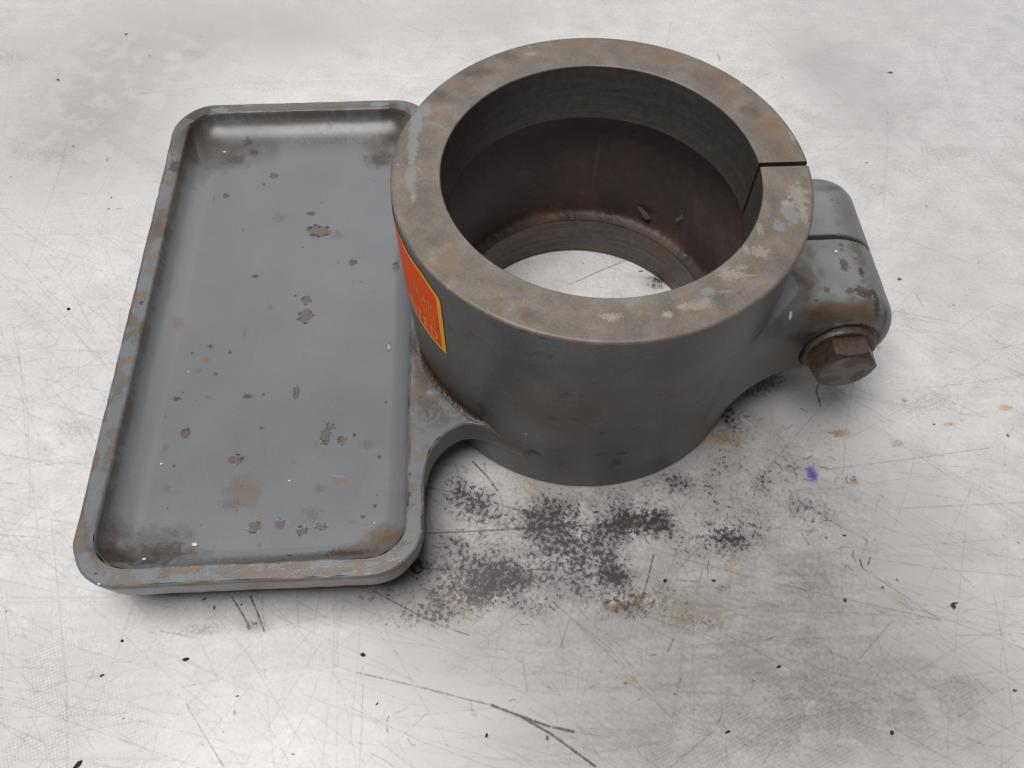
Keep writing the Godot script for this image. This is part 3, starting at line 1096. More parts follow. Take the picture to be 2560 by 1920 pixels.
# ------------------------------------------------------------------ bolt
func build_bolt() -> void:
	var at := Vector3(0.0846, 0.0403, 0.0326)
	var head: MeshInstance3D
	var b := Builder.new()
	var af := 0.0098
	var z0 := 0.0024
	var z1 := 0.0104
	var face_r := 0.0090
	var per := 12
	var eb := Builder.new()
	var edge := []
	for k in 6:
		for i in per + 1:
			var ang := deg_to_rad(60.0 * k + 60.0 * i / per + 3.0)
			var rh := af / cos(deg_to_rad(60.0 * i / per - 30.0))
			var zz := z1 - maxf(0.0, (rh - face_r)) * 0.62
			edge.append([ang, rh, zz, deg_to_rad(60.0 * k + 33.0)])
	for k in 6:
		for i in per:
			var e0: Array = edge[k * (per + 1) + i]
			var e1: Array = edge[k * (per + 1) + i + 1]
			var nn := Vector3(cos(e0[3]), sin(e0[3]), 0)
			b.quad(b.vert(polar(e0[0], e0[1], z0), Vector2.ZERO, nn), b.vert(polar(e1[0], e1[1], z0), Vector2.ZERO, nn), b.vert(polar(e1[0], e1[1], e1[2]), Vector2.ZERO, nn), b.vert(polar(e0[0], e0[1], e0[2]), Vector2.ZERO, nn))
			var n0 := Vector3(cos(e0[0]), sin(e0[0]), 1.6).normalized()
			var n1 := Vector3(cos(e1[0]), sin(e1[0]), 1.6).normalized()
			b.quad(b.vert(polar(e0[0], e0[1], e0[2]), Vector2.ZERO, n0), b.vert(polar(e1[0], e1[1], e1[2]), Vector2.ZERO, n1), b.vert(polar(e1[0], face_r, z1), Vector2.ZERO, n1), b.vert(polar(e0[0], face_r, z1), Vector2.ZERO, n0))
			eb.tri(eb.vert(polar(e0[0], face_r, z1), Vector2.ZERO, Vector3.BACK), eb.vert(polar(e1[0], face_r, z1), Vector2.ZERO, Vector3.BACK), eb.vert(Vector3(0, 0, z1), Vector2.ZERO, Vector3.BACK))
	# rough, rusted skin with grey paint left on the end face
	for i in eb.v.size():
		eb.t[i] = Vector2(eb.v[i].x / 0.026 + 0.5, eb.v[i].y / 0.026 + 0.5)
	for bb in [b, eb]:
		for i in bb.v.size():
			var q: Vector3 = bb.v[i]
			bb.v[i] = q + Vector3(nz.get_noise_3d(q.x * 400, q.y * 400, q.z * 400), nz.get_noise_3d(q.x * 400 + 9, q.y * 400, q.z * 400), nz.get_noise_3d(q.x * 400, q.y * 400 + 9, q.z * 400)) * 0.00022
	var c := Canvas.new(256, 256, -0.013, -0.013, 0.013, 0.013, nz)
	var n1b := noise_bytes(256, 256, 0.03, 4, 101)
	var n2b := noise_bytes(256, 256, 0.15, 3, 102)
	for i in 256 * 256:
		var t := 1.0 + (n2b[i] - 128) * 0.002
		var o := clampf((n1b[i] - 120) * 0.012, 0.0, 1.0)
		c.px[i * 3] = clampi(int(lerpf(84, 112, o) * t), 0, 255)
		c.px[i * 3 + 1] = clampi(int(lerpf(69, 80, o) * t), 0, 255)
		c.px[i * 3 + 2] = clampi(int(lerpf(60, 58, o) * t), 0, 255)
		c.hp[i] = n2b[i]
	c.stamp(0.0, 0.0, 0.0086, 0.0084, Vector3(118, 118, 116), 0.85, 0.12, 0.35, 0.1, 20)
	c.stamp(-0.004, -0.0045, 0.0034, 0.0022, Vector3(84, 68, 58), 0.9, 0.25, 0.7, 0.2)
	c.stamp(0.0052, -0.003, 0.002, 0.003, Vector3(84, 68, 58), 0.9, 0.25, 0.7, 0.2)
	c.stamp(0.000, 0.0055, 0.003, 0.0026, Vector3(84, 68, 58), 0.85, 0.3, 0.7, 0.2)
	c.stamp(-0.0065, 0.001, 0.0016, 0.0016, Vector3(90, 72, 60), 0.8, 0.3, 0.7, 0.2)
	var mat := paint_material(c, 0.5, 0.02)
	head = put("clamp_bolt", b, grime_material(Color(0.255, 0.20, 0.165), 0.42, 105, 0.006), bracket)
	head.position = at
	put("bolt_end", eb, mat, head)
	head.set_meta("label", "rusty brown hexagon bolt head with grey paint on its end")
	# washer: an open spring washer
	var wb := Builder.new()
	var prof := [Vector2(0.0068, 0.0), Vector2(0.0068, 0.0022), Vector2(0.0072, 0.0026), Vector2(0.0116, 0.0026), Vector2(0.0122, 0.0022), Vector2(0.0124, 0.0012), Vector2(0.0122, 0.0)]
	var rows := []
	for i in 97:
		var ang := deg_to_rad(lerpf(-62.0, 292.0, i / 96.0))
		var row := PackedVector3Array()
		var lift := 0.0005 * (i / 96.0)
		for q in prof:
			row.append(polar(ang, q.x, q.y + lift))
		rows.append(row)
	loft(wb, rows, func(_p): return Vector2.ZERO, false)
	wb.smooth()
	for i in wb.n.size():
		var q := wb.v[i]
		var radial := Vector3(q.x, q.y, 0).normalized() * (1.0 if Vector2(q.x, q.y).length() > 0.0095 else -1.0)
		if wb.n[i].dot(radial + Vector3(0, 0, 0.6)) < 0.0:
			wb.n[i] = -wb.n[i]
	var washer := put("spring_washer", wb, grime_material(Color(0.30, 0.255, 0.225), 0.42, 111), head)
	washer.set_meta("label", "dark oily spring washer under the bolt head")

func polar(ang: float, r: float, z: float) -> Vector3:
	return Vector3(cos(ang) * r, sin(ang) * r, z)

# ------------------------------------------------------------------ sticker
# s runs along the collar's wall in metres from the sticker's right edge (negative to the left), y is height
func on_wall(s: float, y: float, lift: float) -> Vector3:
	var az := deg_to_rad(STICKER_AZ) - s / R
	var r := lerpf(0.0646, 0.0650, (y - 0.048) / 0.045) + lift
	return Vector3(cos(az) * r, y, sin(az) * r)
const STICKER_AZ := 140.6

func wall_patch(b: Builder, poly: PackedVector2Array, lift: float) -> void:
	var s0 := 1e9
	var s1 := -1e9
	for p in poly:
		s0 = minf(s0, p.x)
		s1 = maxf(s1, p.x)
	var step := 0.0015
	var x := s0
	while x < s1:
		var strip := PackedVector2Array([Vector2(x, 0), Vector2(x + step, 0), Vector2(x + step, 1), Vector2(x, 1)])
		for part in Geometry2D.intersect_polygons(poly, strip):
			var tr := Geometry2D.triangulate_polygon(part)
			var base := b.v.size()
			for p in part:
				var w := on_wall(p.x, p.y, lift)
				b.vert(w, Vector2.ZERO, Vector3(w.x, 0, w.z).normalized())
			for i in range(0, tr.size(), 3):
				b.tri(base + tr[i], base + tr[i + 1], base + tr[i + 2])
		x += step

func plain(col: Color, rough: float) -> StandardMaterial3D:
	var m := StandardMaterial3D.new()
	m.albedo_color = col
	m.roughness = rough
	m.metallic_specular = 0.3
	return m

func build_sticker() -> void:
	var w := -0.060
	var outer := PackedVector2Array([Vector2(w, 0.0572), Vector2(-0.0006, 0.0572), Vector2(0, 0.0580), Vector2(0, 0.0850), Vector2(-0.0009, 0.0866), Vector2(-0.0062, 0.0893), Vector2(-0.0078, 0.0898), Vector2(-0.0086, 0.0902), Vector2(w, 0.0908)])
	var inner := PackedVector2Array([Vector2(w + 0.002, 0.0588), Vector2(-0.0022, 0.0588), Vector2(-0.0022, 0.0845), Vector2(-0.0030, 0.0857), Vector2(-0.0075, 0.0880), Vector2(-0.0095, 0.0886), Vector2(w + 0.002, 0.0890)])
	var b := Builder.new()
	wall_patch(b, outer, 0.00022)
	var st := put("sticker", b, plain(Color(1.0, 0.72, 0.13), 0.4), bracket)
	st.set_meta("label", "orange red sticker with a yellow border wrapped round the collar")
	var rb := Builder.new()
	wall_patch(rb, inner, 0.00030)
	put("sticker_field", rb, plain(Color(0.98, 0.34, 0.03), 0.5), st)
	var ink := plain(Color(1.0, 0.62, 0.27), 0.45)
	for q in [["ULAR", -0.0046, 0.0748, 0.0040], ["ITEN", -0.0044, 0.0706, 0.0032], ["EEN", -0.0042, 0.0668, 0.0032], ["NTED", -0.0036, 0.0602, 0.0056]]:
		letters(q[0], q[1], q[2], q[3], ink, st)

func letters(text: String, right: float, base_y: float, size: float, mat: Material, parent: Node) -> void:
	var tm := TextMesh.new()
	var f := SystemFont.new()
	f.font_names = PackedStringArray(["Droid Sans"])
	f.font_weight = 700 if size > 0.005 else 400
	tm.font = f
	tm.text = text
	tm.font_size = 32
	tm.pixel_size = 0.01
	tm.depth = 0.0
	tm.curve_step = 1.0
	var arr := tm.surface_get_arrays(0)
	var v: PackedVector3Array = arr[Mesh.ARRAY_VERTEX]
	var ix: PackedInt32Array = arr[Mesh.ARRAY_INDEX]
	var lo := Vector2(1e9, 1e9)
	var hi := Vector2(-1e9, -1e9)
	for p in v:
		lo = lo.min(Vector2(p.x, p.y))
		hi = hi.max(Vector2(p.x, p.y))
	var k := size / (hi.y - lo.y)
	var b := Builder.new()
	for p in v:
		var w := on_wall(right + (p.x - hi.x) * k * 0.95, base_y + (p.y - lo.y) * k, 0.00040)
		b.vert(w, Vector2.ZERO, Vector3(w.x, 0, w.z).normalized())
	b.ix = ix
	put("lettering", b, mat, parent)

# ------------------------------------------------------------------ loose bits
func lump(l: float, w: float, h: float, sd: int) -> Builder:
	# an uneven crumb: a small sphere pushed about, flattened at its foot
	var b := Builder.new()
	var rows := []
	for i in 7:
		var th := lerpf(0.0, PI, i / 6.0)
		var row := PackedVector3Array()
		for j in 10:
			var ph := TAU * j / 10
			var d := Vector3(sin(th) * cos(ph), cos(th), sin(th) * sin(ph))
			var s := 1.0 + 0.55 * nz.get_noise_3d(d.x * 1.3 + sd * 7.0, d.y * 1.3, d.z * 1.3)
			row.append(Vector3(d.x * l * 0.5 * s, maxf(d.y * h * 0.5 * s + h * 0.42, 0.0), d.z * w * 0.5 * s))
		rows.append(row)
	loft(b, rows, func(_p): return Vector2.ZERO)
	b.smooth()
	orient(b, func(p: Vector3): return Vector3(p.x, p.y - h * 0.4, p.z) + Vector3(0, 0.00001, 0))
	return b

func flake(l: float, w: float, t: float, sd: int) -> Builder:
	# a thin angular chip of paint, curled a little
	var b := Builder.new()
	var n := 9
	var pts := PackedVector2Array()
	for j in n:
		var ph := TAU * j / n
		var s := 1.0 + 0.9 * nz.get_noise_2d(cos(ph) * 1.9 + sd * 5.0, sin(ph) * 1.9)
		pts.append(Vector2(cos(ph) * l * 0.5 * s, sin(ph) * w * 0.5 * s))
	var rows := []
	for q in [[0.0, t], [0.85, t], [1.0, t * 0.6], [1.0, 0.0], [0.0, 0.0]]:
		var row := PackedVector3Array()
		for p in pts:
			var x: float = p.x * q[0]
			row.append(Vector3(x, q[1] + x * x * 6.0, p.y * q[0]))
		rows.append(row)
	loft(b, rows, func(_p): return Vector2.ZERO)
	b.smooth()
	return b

func build_debris() -> void:
	var black := plain(Color(0.17, 0.155, 0.15), 0.6)
	var k := 0
	for q in CRUMBS:
		k += 1
		var o := put("crumb", lump(q[2] * 0.00066, q[3] * 0.00066, minf(q[3], 1.4) * 0.0006, k), black, self)
		o.position = Vector3(q[0] * 0.001, 0.0, q[1] * 0.001)
		o.rotation.y = deg_to_rad(q[4])
		o.set_meta("label", q[5])
		o.set_meta("category", "crumb")
		o.set_meta("group", "dark crumbs scattered on the bench top")
	var fm := plain(Color(0.33, 0.30, 0.28), 0.6)
	for q in FLAKES:
		k += 1
		var o := put("paint_flake", flake(q[3] * 0.001, q[4] * 0.001, 0.0004, k), fm, self)
		o.position = Vector3(q[0], q[1], q[2]) * 0.001
		o.basis = Basis(Vector3.UP, deg_to_rad(q[6])) * Basis(Vector3.RIGHT, deg_to_rad(q[5])) * Basis(Vector3.UP, deg_to_rad(q[7]))
		o.set_meta("label", q[8])
		o.set_meta("category", "paint flake")
		o.set_meta("group", "loose paint flakes inside the collar")
	var wm := plain(Color(0.86, 0.85, 0.82), 0.35)
	for q in GRAINS:
		k += 1
		var o := put("grain", lump(q[3] * 0.001, q[4] * 0.001, q[4] * 0.0007, k), wm, self)
		o.position = Vector3(q[0], q[1], q[2]) * 0.001
		o.set_meta("label", q[5])
		o.set_meta("category", "grain")
		o.set_meta("group", "tiny pale grains lying on the bracket")

# ------------------------------------------------------------------ measured places of marks, in millimetres
const DIRT := [
	[-49.1, 97.3, 13.1, 9.4, 0.5],
	[-39.2, 101.5, 8.6, 6.8, 0.36],
	[-27.8, 95.0, 9.4, 6.4, 0.35],
	[15.3, 78.3, 9.7, 5.5, 0.62],
	[22.1, 76.6, 5.2, 5.5, 0.35],
	[-5.3, 89.6, 15.8, 11.0, 0.42],
	[-44.7, 68.7, 8.5, 13.8, 0.38],
	[-17.1, 76.9, 16.2, 8.8, 0.38],
	[4.6, 97.8, 5.0, 3.8, 0.42],
	[30.6, 63.4, 10.0, 5.1, 0.42],
	[8.5, 106.8, 14.1, 4.0, 0.48],
	[31.9, 115.2, 6.7, 2.1, 0.45],
	[-79.9, 99.7, 7.4, 3.7, 0.5],
	[-63.2, 108.5, 12.8, 3.9, 0.4],
	[-22.3, 106.7, 4.9, 3.1, 0.45],
	[43.4, 85.1, 8.4, 5.4, 0.34],
	[56.7, 35.5, 8.4, 8.0, 0.4],
	[-65.3, 90.8, 4.4, 3.2, 0.5],
	[-119.0, 108.4, 4.6, 2.3, 0.5],
	[64.4, 62.4, 21.5, 18.5, 0.16],
	[-10.3, 73.7, 29.3, 14.3, 0.15],
	[-48.5, 62.8, 8.6, 8.5, 0.2],
	[-29.7, 70.7, 16.3, 5.6, 0.16],
	[13.1, 69.8, 16.4, 5.6, 0.14],
	[-53.9, 83.4, 8.3, 6.6, 0.22],
	[-2.9, 97.5, 9.4, 5.1, 0.14],
	[-27.7, 93.1, 28.3, 15.7, 0.1],
	[77.8, 78.6, 8.4, 6.3, 0.3],
	[43.2, 84.0, 12.4, 8.6, 0.3],
	[-0.6, 98.2, 72.0, 30.9, 0.14],
	[36.4, -30.9, 6.2, 5.1, 0.5],
	[64.5, 56.8, 34.7, 27.8, 0.14],
]
const WEAVE := [
	[-188.0, 127.6, 24.4, 25.3, 1.0],
	[-164.6, 147.7, 21.3, 17.0, 1.0],
	[60.0, 148.8, 30.7, 17.4, 0.75],
	[109.5, 147.0, 18.4, 16.8, 0.6],
	[19.1, 156.3, 35.8, 9.1, 0.6],
	[-234.1, -129.7, 55.5, 58.4, 0.75],
	[-205.4, -191.0, 72.2, 43.7, 0.7],
	[-236.6, -39.5, 23.5, 29.9, 0.5],
	[184.4, -210.6, 63.7, 28.6, 0.25],
	[-113.2, 139.4, 14.6, 8.2, 0.3],
	[-18.2, -218.7, 50.5, 20.0, 0.4],
]
const SMUDGE_AND_SHADE := [  # grey smudges; lower centre and right also carry a painted soft shadow
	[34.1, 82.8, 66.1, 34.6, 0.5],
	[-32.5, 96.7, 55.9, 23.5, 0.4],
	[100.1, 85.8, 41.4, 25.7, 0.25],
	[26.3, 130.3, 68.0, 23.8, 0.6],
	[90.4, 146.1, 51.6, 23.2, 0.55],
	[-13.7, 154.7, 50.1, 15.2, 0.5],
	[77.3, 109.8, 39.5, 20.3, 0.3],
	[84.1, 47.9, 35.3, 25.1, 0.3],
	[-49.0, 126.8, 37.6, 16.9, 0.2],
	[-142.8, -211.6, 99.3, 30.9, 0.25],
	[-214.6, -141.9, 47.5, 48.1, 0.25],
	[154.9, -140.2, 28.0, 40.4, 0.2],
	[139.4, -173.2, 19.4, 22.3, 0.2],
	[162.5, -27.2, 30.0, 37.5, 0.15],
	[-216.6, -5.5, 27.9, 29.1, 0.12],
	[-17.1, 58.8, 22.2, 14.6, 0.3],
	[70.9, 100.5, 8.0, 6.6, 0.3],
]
const WARM := [
	[-22.5, 71.1, 9.8, 4.2, 0.3],
	[-1.1, 66.4, 5.9, 2.5, 0.45],
	[-25.3, 62.4, 4.0, 2.9, 0.45],
	[-30.2, 79.7, 8.4, 4.1, 0.2],
	[-49.8, 104.2, 6.1, 5.5, 0.35],
	[8.5, 106.8, 12.3, 3.4, 0.42],
	[29.4, 111.5, 12.2, 4.0, 0.3],
	[51.3, 45.6, 6.2, 3.5, 0.45],
	[67.5, 86.9, 4.9, 2.6, 0.15],
	[45.2, 95.2, 2.4, 9.1, 0.22],
	[94.5, 73.0, 2.5, 6.5, 0.2],
	[131.8, 94.1, 9.8, 5.3, 0.12],
	[-108.8, -82.0, 10.5, 14.1, 0.05],
	[93.4, 46.3, 7.1, 4.0, 0.2],
	[100.3, 110.8, 2.4, 2.5, 0.18],
	[139.4, 109.4, 4.0, 1.7, 0.2],
	[133.2, -93.0, 3.4, 2.9, 0.1],
]
const SCRATCH := [
	[0.35, 0.75, -83.5, 125.5, -63.2, 130.9, -49.1, 135.1, -40.3, 137.5],
	[0.9, 0.95, -40.3, 137.5, -31.6, 141.1, -23.0, 144.5, -14.5, 146.7],
	[0.75, 0.95, -31.6, 141.1, -21.8, 147.0, -8.9, 156.9],
	[0.3, 0.5, -14.5, 146.7, -3.0, 148.9],
	[0.5, 0.7, -30.3, 70.8, -14.0, 76.2],
	[0.25, 0.4, -14.0, 76.2, 3.9, 80.5],
	[0.45, 0.85, -61.7, 78.8, -31.7, 78.6, 4.8, 78.2],
	[0.45, 0.8, -61.6, 91.8, -38.8, 93.1, -15.5, 94.2],
	[0.5, 0.85, 18.3, 90.2, 15.1, 98.8, 11.7, 106.3],
	[0.25, 0.4, 11.7, 106.3, 5.8, 119.6],
	[0.4, 0.6, 24.2, 99.6, 32.1, 100.6],
	[0.28, 0.5, 13.9, 86.2, 30.1, 92.9, 56.1, 101.5, 80.9, 108.7, 111.7, 117.6],
	[0.2, 0.35, 11.1, 76.0, 43.9, 80.1, 76.4, 84.2],
	[0.28, 0.5, 83.0, 60.6, 117.9, 57.6, 151.0, 54.2],
	[0.22, 0.35, 37.8, 66.3, 63.2, 67.9, 88.9, 68.2, 122.8, 64.5],
	[0.22, 0.5, 111.3, 76.9, 156.0, 76.7],
	[0.25, 0.5, 91.3, 33.9, 64.9, 59.6, 40.8, 83.1, 19.0, 102.2],
	[0.2, 0.3, 85.0, 44.9, 66.8, 70.8],
	[0.5, 0.85, 90.2, 95.2, 90.2, 98.3],
	[0.3, 0.55, 90.2, 98.3, 101.1, 108.0, 111.7, 117.6],
	[0.6, 0.7, 94.1, 94.5, 92.4, 97.4],
	[0.3, 0.55, 81.1, 128.7, 95.3, 116.9],
	[0.28, 0.5, -18.6, 105.3, -7.1, 116.8, 4.5, 130.0, 16.8, 144.0],
	[0.28, 0.5, -16.6, 120.1, -8.6, 99.4],
	[0.3, 0.5, -29.7, 122.5, -28.5, 134.9],
	[0.3, 0.55, 13.9, 158.3, 31.8, 146.8],
	[0.28, 0.5, 42.6, 158.6, 49.0, 152.3],
	[0.22, 0.35, 31.7, 159.3, 33.0, 142.0, 34.8, 121.7],
	[0.25, 0.35, 16.8, 144.0, 27.1, 112.2, 37.2, 89.8],
	[0.25, 0.4, 133.0, 109.1, 128.7, 132.0, 123.9, 153.1],
	[0.2, 0.3, -4.9, 147.1, 12.7, 151.9],
	[0.2, 0.3, -30.1, 66.0, 11.4, 72.9, 58.7, 89.1],
	[0.22, 0.35, 77.4, 73.1, 109.1, 87.0, 146.9, 98.2],
	[0.2, 0.3, 101.9, 110.9, 140.6, 117.4],
	[0.2, 0.3, 52.0, 121.0, 78.3, 139.1],
	[0.55, 0.85, -44.3, 51.2, -39.1, 57.4, -35.3, 63.7],
	[0.4, 0.7, 27.6, 61.1, 28.4, 67.0],
	[0.35, 0.6, -61.1, 60.8, -42.7, 65.9, -16.3, 75.5, 11.2, 85.0],
	[0.45, 0.75, -78.7, 99.1, -68.1, 105.2, -55.9, 111.8, -46.9, 115.2],
	[0.3, 0.55, -18.5, 105.0, -13.3, 110.1, 0.6, 122.7],
	[0.5, 0.75, -127.2, 98.6, -123.4, 103.9, -119.7, 109.5],
	[0.55, 0.8, -121.0, 98.5, -118.0, 104.2, -114.9, 110.9],
	[0.25, 0.5, -117.0, 98.7, -114.9, 110.9],
	[0.3, 0.6, -149.5, 109.1, -143.2, 110.4, -137.6, 112.1],
	[0.32, 0.6, -137.5, 132.2, -130.2, 142.1, -122.4, 152.1],
	[0.2, 0.35, -116.0, 111.2, -111.9, 132.0, -107.2, 152.9],
	[0.25, 0.4, -195.0, 68.3, -185.0, 98.7, -176.6, 124.7, -170.4, 149.9],
	[0.2, 0.35, -205.6, 95.3, -167.2, 97.0],
	[0.25, 0.45, -81.2, 125.5, -81.3, 154.1],
	[0.3, 0.55, -78.0, 149.9, -73.6, 152.1, -70.7, 154.2],
	[0.22, 0.35, -159.0, 99.1, -154.2, 104.1],
	[0.22, 0.35, -112.8, 102.1, -92.7, 122.0, -82.0, 126.2],
	[0.2, 0.3, -101.5, 123.8, -91.9, 110.8, -89.3, 103.1],
	[0.22, 0.35, -106.1, 152.9, -98.4, 135.4, -95.4, 125.6],
	[0.2, 0.3, -154.5, 119.2, -142.1, 122.0, -122.6, 134.3],
	[0.25, 0.4, -70.9, 147.6, -59.4, 137.9],
	[0.22, 0.4, -71.1, 140.1, -38.1, 138.2],
	[0.25, 0.4, -105.2, 99.2, -103.5, 110.3],
	[0.2, 0.3, -92.6, 99.8, -90.9, 125.8],
	[0.2, 0.3, -132.9, 137.9, -121.9, 139.1],
	[0.22, 0.45, -234.1, -50.8, -234.3, -73.4, -233.7, -104.9, -235.2, -129.8],
	[0.22, 0.45, -208.1, -161.2, -190.0, -163.1, -160.4, -166.3],
	[0.2, 0.35, -249.2, -64.5, -215.3, -27.6, -193.3, -0.0],
	[0.2, 0.35, -244.5, -47.4, -208.1, -16.6, -186.8, 4.7],
	[0.2, 0.3, -203.8, -49.5, -212.5, -7.6, -211.2, 9.0],
	[0.22, 0.35, -231.4, 0.5, -211.4, -3.1],
	[0.25, 0.5, -254.9, -85.4, -250.7, -85.2],
	[0.25, 0.3, 99.9, -157.4, 122.6, -169.0, 148.7, -182.0, 172.6, -195.7],
	[0.25, 0.3, 117.0, -189.3, 128.9, -169.9, 151.3, -134.5, 153.8, -119.8],
	[0.25, 0.35, 118.7, -116.2, 145.0, -116.1, 119.8, -100.3],
	[0.3, 0.35, 69.8, -209.8, 63.4, -187.9],
	[0.3, 0.25, 171.1, -152.2, 158.3, -105.5, 145.6, -68.5],
	[0.25, 0.25, 182.3, -116.6, 189.8, -124.5, 176.5, -85.5],
	[0.25, 0.45, 131.6, -11.2, 141.9, -8.5, 159.3, -3.3],
	[0.3, 0.6, 145.3, -19.8, 146.0, -15.9, 146.5, -12.5],
	[0.4, 0.7, -2.1, -30.2, 12.2, -37.5, 24.8, -43.1],
	[0.2, 0.4, -28.2, -40.9, -10.4, -45.8],
	[0.2, 0.35, -19.3, -32.5, -17.3, -46.1],
	[0.55, 0.95, 93.0, 23.4, 91.3, 27.0, 91.6, 30.0, 91.4, 33.9],
]
const SPOTS := [
	[81.2, 62.0, 1.9, 2.8, "purple"],
	[94.7, 45.5, 1.5, 1.2, "stain_brown"],
	[97.2, 45.6, 2.4, 1.3, "stain_orange"],
	[116.5, 50.7, 2.2, 1.3, "stain_orange"],
	[96.2, 64.9, 0.9, 1.4, "stain_brown"],
	[95.8, 65.7, 1.7, 1.1, "stain_orange"],
	[51.8, 45.9, 4.0, 2.0, "stain_orange"],
	[10.8, 107.1, 1.7, 2.4, "stain_brown"],
	[2.4, 108.3, 2.4, 1.2, "stain_brown"],
	[138.9, 43.4, 1.8, 0.6, "stain_orange"],
	[163.5, 37.1, 2.3, 1.1, "stain_orange"],
	[5.2, 132.0, 2.0, 1.2, "stain_orange"],
	[117.6, 112.9, 1.0, 1.4, "ink"],
	[118.5, 112.0, 1.6, 0.4, "ink"],
	[101.0, 103.0, 0.4, 0.4, "ink"],
	[95.2, 105.5, 0.5, 0.5, "ink"],
	[159.9, 49.4, 0.5, 0.8, "ink"],
	[133.2, 43.2, 0.5, 0.5, "ink"],
	[49.1, 55.8, 0.4, 0.3, "ink"],
	[37.8, 100.5, 1.0, 0.6, "ink"],
	[81.2, 109.3, 0.6, 1.0, "ink"],
	[148.1, 91.7, 0.3, 0.4, "ink"],
	[54.4, 111.5, 0.2, 0.2, "ink"],
	[80.4, 86.9, 0.5, 0.4, "ink"],
	[128.3, 140.9, 0.9, 0.4, "ink"],
	[18.6, 136.9, 0.3, 0.3, "ink"],
	[44.9, 134.0, 0.3, 0.4, "ink"],
	[3.2, 132.9, 0.5, 0.3, "ink"],
	[6.9, 138.1, 0.3, 0.3, "ink"],
	[-23.1, 148.1, 0.6, 0.9, "ink"],
	[63.6, 137.6, 2.2, 0.8, "smudge_or_shade"],
	[38.0, 143.5, 0.5, 0.6, "smear"],
	[40.5, 103.2, 2.4, 1.1, "smear"],
	[-135.7, 109.4, 5.0, 1.4, "smudge_or_shade"],
	[-118.6, 108.6, 3.5, 1.7, "smudge_or_shade"],
	[-132.6, 102.1, 0.4, 1.0, "ink"],
	[-123.6, 101.4, 0.4, 0.5, "ink"],
	[-135.6, 126.9, 0.3, 0.3, "ink"],
	[-156.2, 136.3, 0.3, 0.2, "ink"],
	[-124.4, 141.6, 0.3, 0.2, "ink"],
	[-102.1, 149.0, 0.6, 0.3, "ink"],
	[-121.6, 135.8, 0.4, 0.8, "smear"],
	[-202.2, 100.1, 0.3, 0.4, "ink"],
	[-136.4, 98.9, 0.8, 0.3, "ink"],
	[-231.3, -124.8, 0.5, 0.6, "ink"],
	[-212.9, -115.0, 0.8, 1.0, "smear"],
	[-182.8, -206.1, 0.6, 0.8, "smear"],
	[-207.2, -191.0, 0.5, 0.6, "smear"],
	[-255.6, -105.4, 0.3, 0.5, "ink"],
	[-206.2, -90.2, 0.4, 0.6, "ink"],
	[-206.1, -83.3, 0.3, 0.4, "ink"],
	[-201.5, -83.1, 1.6, 0.3, "smear"],
	[-189.8, -38.5, 0.4, 0.5, "smear"],
	[-188.6, -42.4, 0.2, 1.9, "smear"],
	[-224.2, -44.2, 0.7, 0.3, "smear"],
	[176.0, -162.0, 1.7, 0.9, "ink"],
	[145.9, -97.8, 0.8, 0.4, "ink"],
	[189.5, -108.0, 0.6, 0.4, "smear"],
	[168.9, -135.7, 0.5, 0.4, "smear"],
	[165.9, -131.8, 0.4, 0.5, "smear"],
	[119.1, -160.0, 0.7, 0.5, "smear"],
	[89.7, -177.3, 0.5, 2.4, "smear"],
	[140.8, -27.6, 1.2, 0.7, "ink"],
	[159.6, -12.9, 0.6, 0.3, "ink"],
	[121.4, 7.4, 0.9, 1.1, "stain_orange"],
	[165.5, -68.9, 0.4, 1.1, "smear"],
	[124.8, 32.1, 0.9, 1.0, "smear"],
	[65.1, 25.3, 5.3, 2.5, "smear"],
	[72.3, 20.4, 5.8, 4.1, "stain_or_shade_dark"],  # shadow below the lug, painted into the bench colour
	[30.3, -36.7, 1.3, 0.4, "ink"],
	[35.4, -27.8, 1.9, 0.8, "smear"],
	[5.8, -42.2, 0.4, 0.6, "smear"],
	[14.2, 77.5, 2.9, 1.8, "stain_or_shade_dark"],
	[10.9, 77.3, 1.7, 1.2, "stain_or_shade_dark"],
	[20.1, 83.0, 1.2, 1.7, "stain_or_shade_dark"],
	[24.6, 75.3, 1.7, 2.2, "stain_or_shade_dark"],
	[-54.0, 91.9, 2.2, 1.6, "stain_or_shade_dark"],
	[-49.7, 99.2, 3.4, 3.5, "stain_or_shade_dark"],
	[-57.1, 103.8, 2.8, 1.9, "stain_or_shade_dark"],
	[-44.2, 103.8, 3.7, 2.2, "stain_or_shade_dark"],
	[-40.3, 95.8, 2.8, 2.9, "stain_or_shade_dark"],
	[-26.0, 97.1, 2.8, 2.2, "stain_or_shade_dark"],
	[-59.0, 100.6, 1.9, 1.9, "stain_or_shade_dark"],
]
const RIM_WEAR := [
	[-107.8, 101.5, 16.7, 2.0, 0.42],
	[-82.9, 100.9, 8.4, 1.2, 0.15],
	[-127.4, 99.8, 9.2, 1.5, 0.2],
	[-70.0, 103.2, 5.6, 4.0, 0.45],
	[-122.9, -111.8, 20.8, 1.8, 0.42],
	[-163.3, -106.4, 4.7, 7.0, 0.3],
	[-164.0, -50.9, 1.5, 7.9, 0.3],
	[-166.7, -41.4, 1.8, 9.6, 0.4],
	[-169.7, -5.6, 1.7, 4.3, 0.3],
	[-166.8, 32.4, 1.9, 4.2, 0.5],
	[-164.9, 59.2, 1.8, 6.8, 0.3],
	[-165.8, 92.5, 1.7, 3.6, 0.15],
	[-161.8, 85.5, 0.9, 5.0, 0.2],
	[-64.4, 57.6, 0.4, 8.8, 0.4],
	[-62.0, 30.1, 3.1, 6.0, 0.15],
	[-163.6, -68.0, 1.1, 10.4, 0.25],
]
